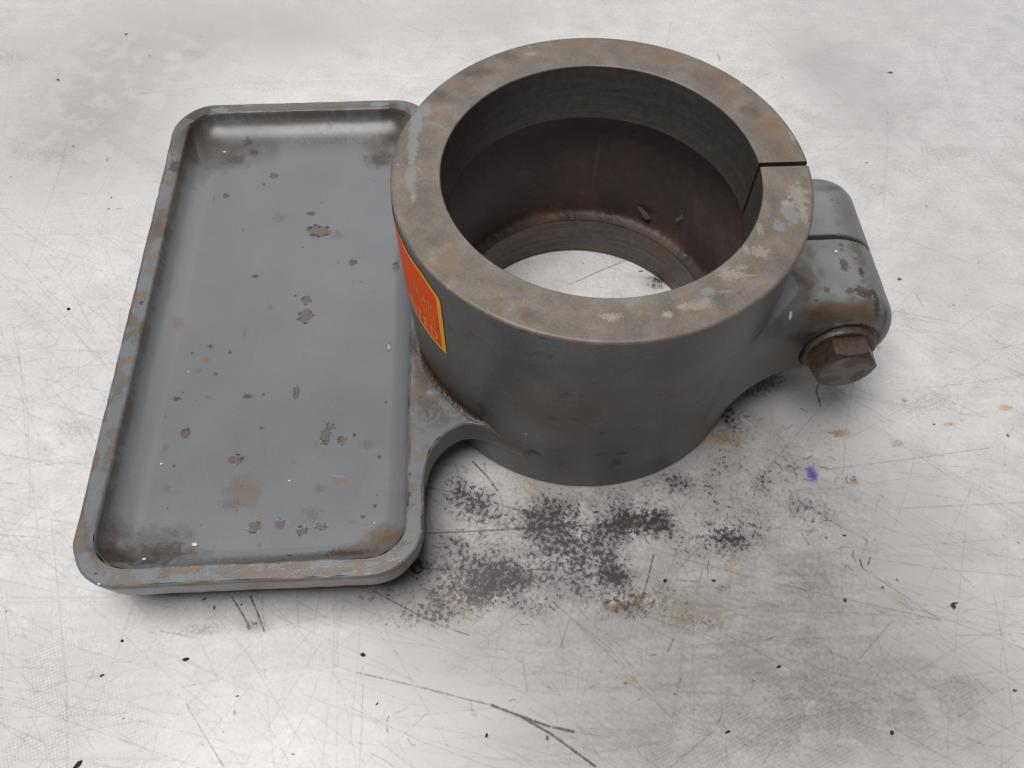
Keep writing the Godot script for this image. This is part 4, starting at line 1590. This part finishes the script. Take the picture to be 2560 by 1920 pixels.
const TRAY_SPOTS := [
	[-159.7, -100.5, 5.9, 11.5, "grime"],
	[-154.0, -97.9, 9.1, 9.7, "grime_soft"],
	[-145.7, -90.7, 5.1, 2.8, "grime"],
	[-149.8, -92.0, 7.9, 5.1, "grime_soft"],
	[-160.2, -89.2, 5.1, 10.0, "grime_soft"],
	[-136.8, -99.4, 8.8, 8.0, "grime_soft"],
	[-136.7, -94.2, 2.0, 1.4, "grime"],
	[-139.8, -100.1, 1.8, 2.0, "chip_dark"],
	[-75.2, -103.9, 5.2, 8.1, "grime"],
	[-79.4, -97.1, 6.4, 9.7, "grime_soft"],
	[-80.9, -88.5, 5.2, 3.9, "grime"],
	[-111.3, -107.8, 28.1, 2.9, "grime_soft"],
	[-77.0, -90.0, 1.0, 1.1, "chip_dark"],
	[-160.2, 85.7, 4.9, 6.3, "grime_soft"],
	[-151.0, 90.7, 9.6, 3.1, "grime"],
	[-144.7, 88.7, 6.4, 2.2, "grime"],
	[-147.7, 84.9, 7.7, 3.2, "grime_soft"],
	[-157.5, 90.7, 4.3, 3.1, "grime"],
	[-137.5, 90.3, 5.8, 1.6, "grime_soft"],
	[-76.1, 89.8, 4.7, 3.7, "grime_brown"],
	[-75.2, 85.7, 3.6, 2.5, "grime_brown"],
	[-81.9, 91.4, 6.7, 1.8, "grime_brown"],
	[-69.4, 89.2, 2.6, 4.0, "grime_brown"],
	[-85.4, 92.1, 5.8, 1.2, "grime"],
	[-107.2, 94.2, 25.9, 1.2, "grime_soft"],
	[-90.4, 93.0, 11.6, 0.9, "grime_soft"],
	[-103.4, 92.6, 0.9, 0.4, "chip_dark"],
	[-105.4, 94.2, 0.5, 0.4, "chip_dark"],
	[-99.9, 92.9, 0.3, 0.3, "chip_dark"],
	[-87.5, 91.8, 0.4, 0.3, "chip_dark"],
	[-107.0, -100.4, 12.1, 2.3, "smear"],
	[-105.0, -47.5, 4.1, 2.7, "chip"],
	[-107.2, -11.9, 1.6, 1.9, "chip"],
	[-106.6, -4.1, 2.4, 2.9, "chip"],
	[-126.6, -79.9, 1.6, 1.2, "chip"],
	[-108.9, -57.3, 1.8, 1.0, "chip_dark"],
	[-146.0, -69.3, 1.2, 1.3, "chip_dark"],
	[-130.4, -75.2, 0.6, 0.6, "chip_dark"],
	[-89.6, -30.3, 1.3, 1.7, "chip_dark"],
	[-128.3, -24.7, 1.5, 0.8, "chip_dark"],
	[-72.4, -26.7, 1.2, 1.9, "chip"],
	[-74.2, 11.8, 0.8, 1.6, "chip_tan"],
	[-141.9, 14.5, 1.8, 1.2, "chip_rust"],
	[-141.2, 8.7, 1.1, 0.7, "chip_dark"],
	[-133.5, 11.6, 0.6, 0.7, "chip_dark"],
	[-147.6, 11.2, 0.5, 0.6, "chip_dark"],
	[-137.5, 21.0, 0.6, 0.6, "chip_dark"],
	[-111.4, -14.1, 0.5, 0.5, "chip_dark"],
	[-121.0, -8.8, 1.1, 1.1, "smear"],
	[-103.3, -105.3, 1.0, 0.9, "chip_dark"],
	[-89.4, -20.1, 0.3, 0.4, "chip_dark"],
	[-95.5, -30.5, 0.8, 0.6, "smear"],
	[-129.0, 2.7, 0.7, 1.7, "smear"],
	[-144.2, 19.2, 1.2, 0.8, "smear"],
	[-136.2, -49.5, 0.3, 0.5, "chip_dark"],
	[-110.7, -39.0, 0.4, 0.4, "chip_dark"],
	[-86.2, -20.1, 0.3, 0.3, "chip_dark"],
	[-80.6, -14.7, 0.5, 0.6, "smear"],
	[-155.0, -2.7, 2.1, 2.2, "rust"],
	[-104.8, -63.6, 1.1, 0.6, "smear"],
	[-83.2, -74.8, 1.0, 0.5, "smear"],
	[-97.2, -45.0, 2.6, 2.0, "smear"],
	[-121.9, -55.6, 2.3, 2.0, "smear"],
	[-150.5, -67.6, 0.4, 2.1, "smear"],
	[-144.6, 45.8, 1.7, 1.5, "chip"],
	[-124.6, 31.1, 1.4, 0.9, "chip_dark"],
	[-107.1, 30.4, 0.9, 2.4, "chip"],
	[-95.2, 48.4, 1.5, 3.6, "chip"],
	[-93.5, 45.2, 1.2, 1.0, "chip"],
	[-89.5, 50.8, 1.3, 1.5, "chip"],
	[-125.7, 56.6, 2.1, 1.8, "chip"],
	[-89.5, 66.1, 2.0, 1.6, "chip_rust"],
	[-95.7, 68.9, 1.9, 1.4, "smear"],
	[-122.2, 69.0, 4.9, 5.0, "rust"],
	[-125.2, 73.5, 3.0, 1.7, "smear"],
	[-97.9, 78.0, 2.6, 2.5, "smear"],
	[-116.4, 81.8, 1.8, 2.0, "chip"],
	[-107.9, 81.2, 1.5, 1.5, "chip"],
	[-100.5, 84.0, 1.4, 1.6, "chip"],
	[-94.2, 82.7, 1.8, 1.1, "chip"],
	[-141.9, 83.0, 1.4, 1.5, "smear"],
	[-137.8, 83.2, 1.5, 1.3, "smear"],
	[-150.1, 31.1, 1.5, 0.8, "chip_dark"],
	[-150.6, 50.9, 0.9, 1.4, "smear"],
	[-147.7, 66.5, 1.1, 1.0, "smear"],
	[-118.2, 44.5, 1.0, 0.4, "chip_dark"],
	[-76.0, 57.8, 0.6, 0.7, "chip_dark"],
	[-80.6, 79.7, 0.8, 0.6, "chip_dark"],
	[-76.8, 76.0, 0.6, 0.7, "chip_dark"],
	[-84.4, 81.5, 1.2, 0.6, "smear"],
	[-85.2, 48.8, 0.6, 0.7, "chip_dark"],
	[-80.3, 52.6, 2.2, 1.6, "smear"],
	[-103.5, 80.9, 0.6, 0.6, "smear"],
	[-113.9, 88.3, 0.7, 0.8, "smear"],
	[-148.3, 28.6, 0.3, 0.4, "chip_dark"],
	[-119.0, 30.6, 0.5, 0.6, "chip_dark"],
	[-142.9, 32.2, 0.7, 0.4, "smear"],
	[-138.5, 30.9, 1.0, 0.6, "smear"],
	[-98.3, 51.8, 0.6, 1.1, "smear"],
	[-105.5, 58.5, 0.9, 0.3, "smear"],
	[-146.5, 58.1, 0.5, 0.5, "chip_dark"],
	[-146.2, 73.8, 0.3, 0.3, "chip_dark"],
	[-122.8, 75.5, 0.3, 0.3, "chip_dark"],
	[-122.4, 66.6, 0.3, 0.3, "chip_dark"],
	[-76.2, 72.2, 0.3, 0.3, "chip_dark"],
	[-74.5, 35.9, 0.4, 0.5, "chip_dark"],
	[-152.9, 37.8, 0.4, 1.1, "smear"],
	[-134.1, 80.4, 0.4, 0.4, "smear"],
	[-72.3, 66.9, 0.3, 0.4, "smear"],
	[-121.3, 99.5, 2.5, 1.8, "bare"],
	[-108.9, 101.5, 8.3, 2.3, "bare_rust"],
	[-99.4, 103.0, 7.2, 1.4, "bare_rust"],
	[-134.6, 99.1, 4.2, 1.3, "bare_rust"],
	[-129.7, 99.1, 1.7, 0.9, "bare_rust"],
	[-88.4, 101.2, 8.4, 1.2, "bare_rust"],
	[-78.5, 98.5, 5.6, 0.5, "bare_rust"],
	[-68.4, 101.6, 3.6, 2.9, "bare_rust"],
	[-72.7, 104.8, 4.4, 1.1, "bare"],
	[-64.1, 76.9, 0.4, 0.8, "chip_dark"],
	[-64.2, 69.7, 0.4, 0.7, "chip_dark"],
	[-65.0, 42.7, 0.4, 1.8, "chip_dark"],
	[-64.4, 54.8, 0.7, 4.1, "bare_rust"],
	[-64.2, 60.4, 0.5, 3.4, "bare_rust"],
	[-60.1, 86.4, 0.5, 3.1, "chip_dark"],
	[-166.4, 32.4, 1.9, 3.4, "bare"],
	[-167.2, 90.0, 1.4, 2.4, "bare"],
	[-160.2, 99.1, 0.6, 0.4, "chip_dark"],
	[-163.5, 85.4, 0.6, 4.0, "bare"],
	[-122.9, -111.8, 18.4, 1.6, "bare"],
	[-136.3, -110.5, 6.4, 1.2, "bare"],
	[-101.4, -112.7, 10.4, 1.3, "bare"],
	[-150.6, -111.1, 3.6, 1.8, "paint"],
	[-80.6, -112.4, 4.8, 1.6, "paint"],
	[-165.9, -103.0, 3.5, 3.5, "bare"],
	[-168.1, -92.9, 1.9, 3.4, "smear"],
	[-165.4, -76.5, 1.9, 3.8, "chip_dark"],
	[-166.6, -45.2, 2.2, 5.4, "grime_brown"],
	[-165.3, -50.0, 1.5, 2.5, "smear"],
	[-168.8, -8.1, 0.9, 3.9, "bare_rust"],
	[-165.6, -5.4, 0.7, 1.0, "chip_dark"],
	[-169.5, -83.1, 1.5, 2.2, "paint"],
	[-62.1, 26.4, 1.8, 4.6, "grime_brown"],
	[-55.9, 35.2, 2.3, 1.8, "grime_brown"],
	[-48.8, 42.0, 2.3, 1.0, "grime_brown"],
	[-63.5, 18.2, 1.3, 5.0, "grime"],
	[-58.9, 32.6, 3.1, 3.6, "grime_soft"],
	[-51.8, 40.1, 3.5, 2.1, "grime_soft"],
	[-42.4, 47.5, 4.0, 1.7, "grime"],
	[-57.9, 38.6, 1.0, 0.9, "paint"],
	[-59.8, 45.0, 4.0, 3.7, "smear"],
	[-54.4, 50.9, 3.0, 2.3, "smear"],
	[-60.9, 40.3, 0.8, 0.4, "chip_dark"],
	[-47.9, 50.1, 1.5, 0.6, "smear"],
	[-56.8, 52.0, 1.5, 0.6, "smear"],
]
const TOP_SPOTS := [
	[-58.2, -14.2, 1.6, 10.6, "paint"],
	[-57.2, -24.2, 2.1, 5.4, "paint"],
	[-54.9, -29.6, 2.6, 3.1, "paint"],
	[-58.6, 1.6, 1.8, 5.5, "paint"],
	[-57.6, 8.9, 0.9, 2.4, "cream"],
	[-49.2, -31.5, 2.8, 3.1, "ochre"],
	[-45.4, -33.5, 3.3, 1.4, "smear"],
	[-45.4, -41.4, 2.4, 2.5, "chip_rust"],
	[-49.2, -36.5, 2.1, 2.1, "grime_soft"],
	[-37.5, -47.7, 3.9, 2.2, "grime_soft"],
	[-25.8, -56.4, 3.2, 1.9, "grime_soft"],
	[-18.6, -60.5, 0.4, 0.8, "cream"],
	[-6.1, -59.5, 1.8, 2.3, "orange"],
	[-1.9, -61.3, 6.0, 3.2, "orange"],
	[-14.8, -56.7, 6.5, 2.3, "ochre"],
	[-18.4, -56.4, 2.0, 0.8, "cream"],
	[17.8, -57.7, 7.5, 3.1, "orange"],
	[24.6, -52.0, 2.5, 2.7, "orange"],
	[-62.7, -4.8, 0.4, 0.6, "cream"],
	[-60.8, 1.5, 1.8, 4.3, "ochre"],
	[-54.9, 15.5, 3.4, 5.7, "smear"],
	[-55.5, 5.4, 2.0, 3.6, "smear"],
	[47.3, -38.3, 3.6, 4.8, "orange"],
	[43.1, -42.2, 3.2, 2.6, "orange"],
	[58.1, -13.4, 3.7, 7.7, "orange"],
	[59.7, -6.1, 1.8, 2.9, "orange"],
	[55.3, -18.2, 3.3, 4.1, "orange"],
	[29.1, -53.4, 5.5, 4.6, "orange"],
	[62.5, -12.5, 0.7, 2.0, "cream"],
	[57.5, -8.8, 0.9, 2.0, "smear"],
	[51.2, -38.1, 0.7, 1.0, "cream"],
	[51.6, -25.2, 2.8, 2.8, "grime_soft"],
	[54.3, 19.9, 2.4, 4.7, "paint"],
	[50.2, 24.9, 1.7, 2.6, "paint"],
	[58.4, 13.6, 2.6, 4.8, "cream"],
	[56.9, 10.5, 1.3, 3.1, "ochre"],
	[58.4, 21.2, 1.1, 4.1, "cream"],
	[53.8, 16.3, 1.3, 1.2, "cream"],
	[44.1, 26.0, 0.9, 2.3, "cream"],
	[38.5, 33.9, 0.9, 1.9, "cream"],
	[42.4, 35.1, 2.3, 1.9, "cream"],
	[45.8, 31.4, 1.5, 2.5, "ochre"],
	[46.5, 29.8, 0.6, 0.7, "orange"],
	[25.0, 48.6, 2.2, 1.5, "paint"],
	[32.2, 42.7, 3.1, 1.8, "cream"],
	[36.0, 40.2, 1.4, 0.8, "cream"],
	[37.0, 43.4, 3.3, 0.4, "cream"],
	[29.8, 48.8, 2.0, 0.5, "cream"],
	[20.5, 53.4, 4.6, 1.2, "cream"],
	[24.1, 51.6, 1.8, 0.8, "cream"],
	[16.9, 53.8, 1.2, 1.0, "cream"],
	[12.5, 56.0, 1.4, 1.0, "cream"],
	[21.5, 52.5, 3.2, 1.0, "ochre"],
	[48.8, 38.6, 2.5, 2.7, "smear"],
	[28.1, 51.7, 2.4, 3.0, "smear"],
	[50.4, 18.0, 1.5, 4.7, "smear"],
	[-3.2, 55.8, 3.0, 1.0, "cream"],
	[-2.9, 56.7, 1.2, 1.0, "cream"],
	[12.3, 55.9, 1.4, 1.0, "cream"],
	[-46.9, 34.9, 3.3, 4.2, "chip_rust"],
	[-16.2, 55.2, 3.6, 2.4, "ochre"],
	[-35.7, 46.4, 3.6, 2.0, "ochre"],
	[-45.6, 32.3, 2.5, 3.2, "orange"],
	[-51.0, 26.6, 2.5, 2.5, "smear"],
	[-26.1, 54.8, 3.2, 1.9, "grime_soft"],
	[-29.8, 48.6, 4.0, 0.8, "smear"],
]
const LUG_SPOTS := [
	[91.8, 11.3, 2.2, 4.2, "bare"],
	[91.7, 6.2, 2.5, 4.0, "bare"],
	[90.3, 8.7, 1.0, 1.0, "paint"],
	[85.0, 11.7, 1.4, 1.4, "chip_dark"],
	[84.9, 13.9, 1.5, 1.4, "chip_dark"],
	[86.3, 3.7, 0.8, 0.8, "chip_dark"],
	[85.9, 5.9, 0.6, 0.7, "chip_dark"],
	[70.4, 15.5, 3.2, 4.1, "grime_brown"],
	[68.7, 18.5, 3.9, 5.0, "grime_soft"],
	[69.8, 20.4, 1.5, 1.9, "grime_brown"],
	[74.5, 6.7, 1.5, 2.9, "grime_soft"],
	[90.5, 16.3, 1.0, 1.9, "chip_dark"],
	[87.9, 23.9, 1.9, 2.2, "chip_dark"],
	[90.4, 25.6, 2.6, 1.9, "chip_dark"],
	[84.0, 23.8, 1.4, 1.2, "chip_dark"],
	[91.7, 22.6, 1.0, 0.9, "smear"],
	[76.4, 23.1, 1.0, 1.2, "chip_dark"],
	[88.0, -6.6, 1.3, 1.7, "smear"],
	[88.6, -17.3, 0.5, 0.3, "chip_dark"],
	[90.6, -15.6, 0.5, 0.3, "chip_dark"],
	[87.4, -22.8, 5.3, 1.1, "grime_soft"],
	[71.5, 27.1, 0.5, 0.4, "chip_dark"],
	[76.3, 15.7, 1.0, 1.9, "smear"],
	[90.4, 20.1, 1.5, 0.9, "smear"],
	[86.5, 23.6, 1.0, 0.9, "chip_dark"],
	[80.3, 34.0, 10.4, 5.3, "grime"],
	[73.7, 36.1, 5.0, 4.9, "grime"],
	[70.4, 44.2, 5.1, 7.9, "grime_soft"],
	[79.5, 31.6, 10.6, 4.3, "grime_brown"],
	[89.1, 37.0, 4.5, 6.3, "grime_brown"],
	[71.1, 54.8, 4.2, 11.0, "grime"],
	[73.9, 60.5, 4.3, 6.1, "grime"],
	[97.0, 45.8, 3.6, 10.7, "grime_soft"],
	[66.7, 50.0, 4.7, 7.7, "grime_soft"],
	[97.9, 54.7, 3.2, 8.1, "grime_soft"],
	[93.1, 30.8, 1.1, 5.7, "chip_dark"],
	[97.2, 37.5, 0.8, 4.1, "chip_dark"],
	[99.9, 41.8, 0.6, 2.3, "bare"],
	[61.3, 32.5, 0.6, 2.1, "bright"],
	[66.8, 38.9, 4.0, 5.4, "grime_soft"],
	[63.6, 60.8, 4.3, 10.2, "grime_soft"],
]
const WALL_SPOTS := [
	[109.3, 58.0, 6.5, 11.7, 0.5, 96, 80, 70],
	[112.0, 49.1, 4.2, 7.5, 0.5, 96, 80, 70],
	[96.8, 57.1, 2.5, 2.2, 0.6, 92, 70, 58],
	[112.6, 76.0, 4.2, 3.5, 0.4, 70, 64, 62],
	[120.0, 70.0, 5.4, 6.6, 0.35, 92, 92, 84],
	[144.7, 18.1, 11.3, 7.6, 0.35, 96, 80, 70],
	[136.2, 38.1, 5.0, 6.3, 0.5, 86, 68, 54],
	[149.0, 39.1, 5.6, 9.3, 0.55, 80, 62, 48],
	[140.1, 37.7, 4.2, 6.5, 0.65, 70, 54, 42],
	[130.3, 37.7, 4.4, 4.1, 0.7, 62, 48, 40],
	[156.4, 41.8, 4.2, 6.4, 0.5, 76, 62, 50],
	[111.4, 60.6, 5.4, 8.7, 0.35, 96, 80, 70],
	[108.9, 47.4, 6.1, 7.1, 0.35, 96, 80, 70],
	[113.9, 16.8, 3.8, 10.9, 0.7, 84, 70, 62],
	[118.2, 21.3, 3.6, 7.0, 0.5, 96, 80, 70],
	[124.5, 29.5, 6.2, 8.1, 0.4, 96, 80, 70],
	[97.1, 55.2, 4.0, 5.2, 0.45, 88, 66, 56],
	[72.4, 8.9, 10.8, 5.1, 0.5, 70, 56, 50],
	[50.8, 26.6, 6.8, 25.0, 0.5, 86, 68, 56],
	[95.8, 76.5, 7.0, 10.1, 0.25, 70, 64, 62],
	[77.3, 62.7, 16.8, 14.7, 0.35, 88, 80, 78],
	[85.0, 40.2, 15.4, 13.5, 0.25, 90, 84, 82],
	[108.6, 36.6, 7.9, 6.4, 0.35, 128, 132, 136],
	[126.9, 11.8, 6.8, 4.4, 0.4, 132, 136, 140],
	[109.5, 63.9, 3.0, 4.8, 0.3, 128, 132, 136],
	[73.8, 84.2, 7.2, 8.5, 0.3, 70, 64, 62],
	[59.0, 77.0, 13.3, 10.6, 0.3, 128, 132, 136],
	[51.9, 30.0, 7.8, 13.8, 0.55, 92, 72, 58],
	[31.1, 27.3, 0.4, 7.1, 0.75, 96, 74, 54],
	[30.9, 17.9, 0.5, 6.0, 0.7, 88, 70, 54],
	[31.6, 42.3, 0.4, 6.6, 0.6, 110, 92, 74],
	[83.0, 86.9, 1.0, 0.8, 0.5, 128, 112, 106],
]
const WALL_CHIPS := [
	[84.5, 20.1, 1.5, 2.9, 0.85, 66, 52, 46],
	[83.3, 26.9, 1.8, 1.4, 0.7, 56, 52, 50],
	[110.5, 23.8, 1.4, 1.0, 0.8, 58, 54, 52],
	[105.9, 50.1, 1.5, 1.3, 0.6, 74, 64, 60],
	[99.3, 51.9, 1.2, 0.8, 0.6, 80, 62, 54],
	[105.4, 61.6, 1.0, 0.8, 0.6, 70, 60, 56],
	[115.0, 7.1, 2.8, 3.8, 0.7, 78, 64, 56],
	[113.0, 34.7, 0.4, 0.5, 0.9, 226, 220, 214],
	[109.7, 93.6, 1.1, 1.0, 0.7, 66, 56, 56],
	[115.3, 94.0, 1.2, 0.9, 0.7, 62, 54, 54],
	[105.6, 90.5, 0.4, 0.4, 0.6, 70, 62, 62],
	[135.5, 59.0, 1.5, 0.7, 0.6, 84, 84, 84],
	[142.0, 46.9, 2.2, 0.6, 0.6, 80, 80, 80],
	[119.6, 56.9, 0.9, 1.1, 0.4, 128, 124, 122],
	[83.1, 86.7, 0.9, 0.9, 0.5, 134, 112, 108],
	[106.1, 50.6, 0.6, 0.9, 0.6, 60, 56, 54],
	[31.7, 44.6, 0.4, 3.8, 0.8, 150, 128, 100],
	[31.6, 37.9, 0.4, 3.3, 0.8, 160, 136, 106],
	[31.4, 31.7, 0.4, 2.8, 0.8, 150, 128, 100],
	[32.1, 49.4, 0.4, 2.8, 0.7, 140, 120, 96],
]
const BORE_SPOTS := [
	[258.7, 21.0, 6.9, 2.6, 0.45, 104, 80, 62],
	[257.7, 19.7, 5.7, 1.8, 0.35, 108, 82, 62],
	[279.1, 49.5, 0.5, 9.0, 0.5, 110, 98, 92],
	[278.3, 38.7, 0.5, 9.6, 0.4, 104, 90, 84],
	[248.5, 44.6, 1.9, 5.1, 0.4, 96, 76, 66],
	[246.6, 42.3, 2.9, 1.6, 0.4, 92, 74, 66],
	[228.7, 42.8, 4.5, 2.3, 0.4, 104, 86, 78],
	[271.5, 55.8, 3.5, 7.4, 0.35, 60, 52, 56],
	[271.1, 30.4, 4.9, 5.0, 0.35, 56, 48, 54],
	[245.0, 15.3, 7.9, 1.4, 0.4, 110, 90, 76],
	[273.6, 10.9, 10.7, 1.2, 0.35, 104, 88, 78],
	[250.7, 10.3, 2.3, 1.9, 0.5, 112, 76, 50],
	[228.5, 99.7, 7.2, 0.8, 0.3, 120, 114, 108],
	[291.4, 82.5, 11.7, 0.7, 0.3, 70, 66, 66],
	[313.5, 15.0, 6.1, 2.4, 0.5, 100, 72, 54],
]
const CRUMBS := [
	[-249.7, -173.3, 2.9, 1.1, -25, "black curled crumb on the pale bench, upper left of the tray"],
	[-222.5, -209.1, 2.5, 0.9, 20, "black curled crumb near the top edge, farthest of those left of the collar"],
	[-210.6, -26.6, 2.0, 1.9, 0, "round black crumb on the bench left of the tray's middle"],
	[-139.3, 119.0, 3.2, 1.6, 8, "dark leaf-shaped crumb below the near edge of the tray"],
	[-161.2, 112.0, 1.5, 1.3, 30, "small black crumb below the tray's near left corner"],
	[-165.5, 122.8, 2.4, 0.9, 35, "slim dark crumb on the bench at the lower left, above the woven patch"],
	[-167.4, 149.3, 5.5, 2.2, 50, "largest black crumb, cut by the bottom edge at the lower left"],
	[-81.6, 120.1, 2.6, 1.8, -20, "ragged black crumb above the long dark gouge"],
	[-76.4, 135.6, 1.9, 0.7, 45, "slim dark crumb just left of the long dark gouge"],
	[-41.9, 146.6, 1.9, 1.2, 80, "blunt dark crumb with a brown smear, below the long dark gouge"],
	[-121.1, 131.2, 1.5, 0.6, 20, "tiny slim dark crumb in the bare area below the tray"],
	[85.1, 151.8, 2.0, 1.7, 60, "round black crumb at the lower right, on the mottled grey patch"],
	[54.0, 130.2, 2.7, 1.1, 22, "brownish black crumb in the lower middle of the bench, right of the gouge"],
	[21.0, 99.9, 2.0, 1.7, -40, "black crumb beside the long upright scratch near the dirt speckles"],
	[87.1, 86.5, 1.9, 0.9, -15, "small oval black crumb below the purple ink spot"],
	[33.6, 149.1, 2.6, 1.1, 20, "dark flat crumb near the bottom edge, left of the mottled grey patch"],
]
const FLAKES := [
	[0.1, 20.4, -50.7, 5.4, 3.0, 8, -35, 0, "pale paint flake lying on the collar's inner ledge, leftmost of the three"],
	[28.9, 26.7, -45.2, 8.0, 2.3, 62, -32.6, -28, "long dark grey paint flake leaning on the inner ledge, middle of the three"],
	[41.1, 32.7, -35.8, 6.2, 1.6, 62, -48.9, 62, "slim grey paint flake leaning against the inner wall, rightmost of the three"],
]
const GRAINS := [
	[-134.8, 19.8, 87.3, 1.9, 1.3, "largest pale grain on the tray floor, at the near end"],
	[-150.9, 19.8, 57.3, 0.9, 0.8, "pale grain on the tray floor near its left wall"],
	[-147.5, 19.8, 19.8, 0.8, 0.6, "pale grain on the tray floor, left of the middle"],
	[-150.0, 20.8, 91.8, 1.3, 0.7, "pale grain in the grime of the tray's near left corner"],
	[-149.4, 20.5, -94.7, 1.6, 0.7, "elongated pale grain in the grime of the tray's far left corner"],
	[-158.3, 29.8, 102.6, 0.9, 0.8, "pale grain on the near left corner of the tray rim"],
	[83.6, 60.5, 7.0, 1.2, 1.1, "pale grain on top of the clamp lug in front of the slit"],
	[-106.2, 19.8, 65.7, 1.1, 0.6, "pale grain on the tray floor right of the rusty patch"],
	[-76.7, 19.8, 82.3, 0.6, 0.5, "tiny pale grain above the brown grime of the tray's near right corner"],
]
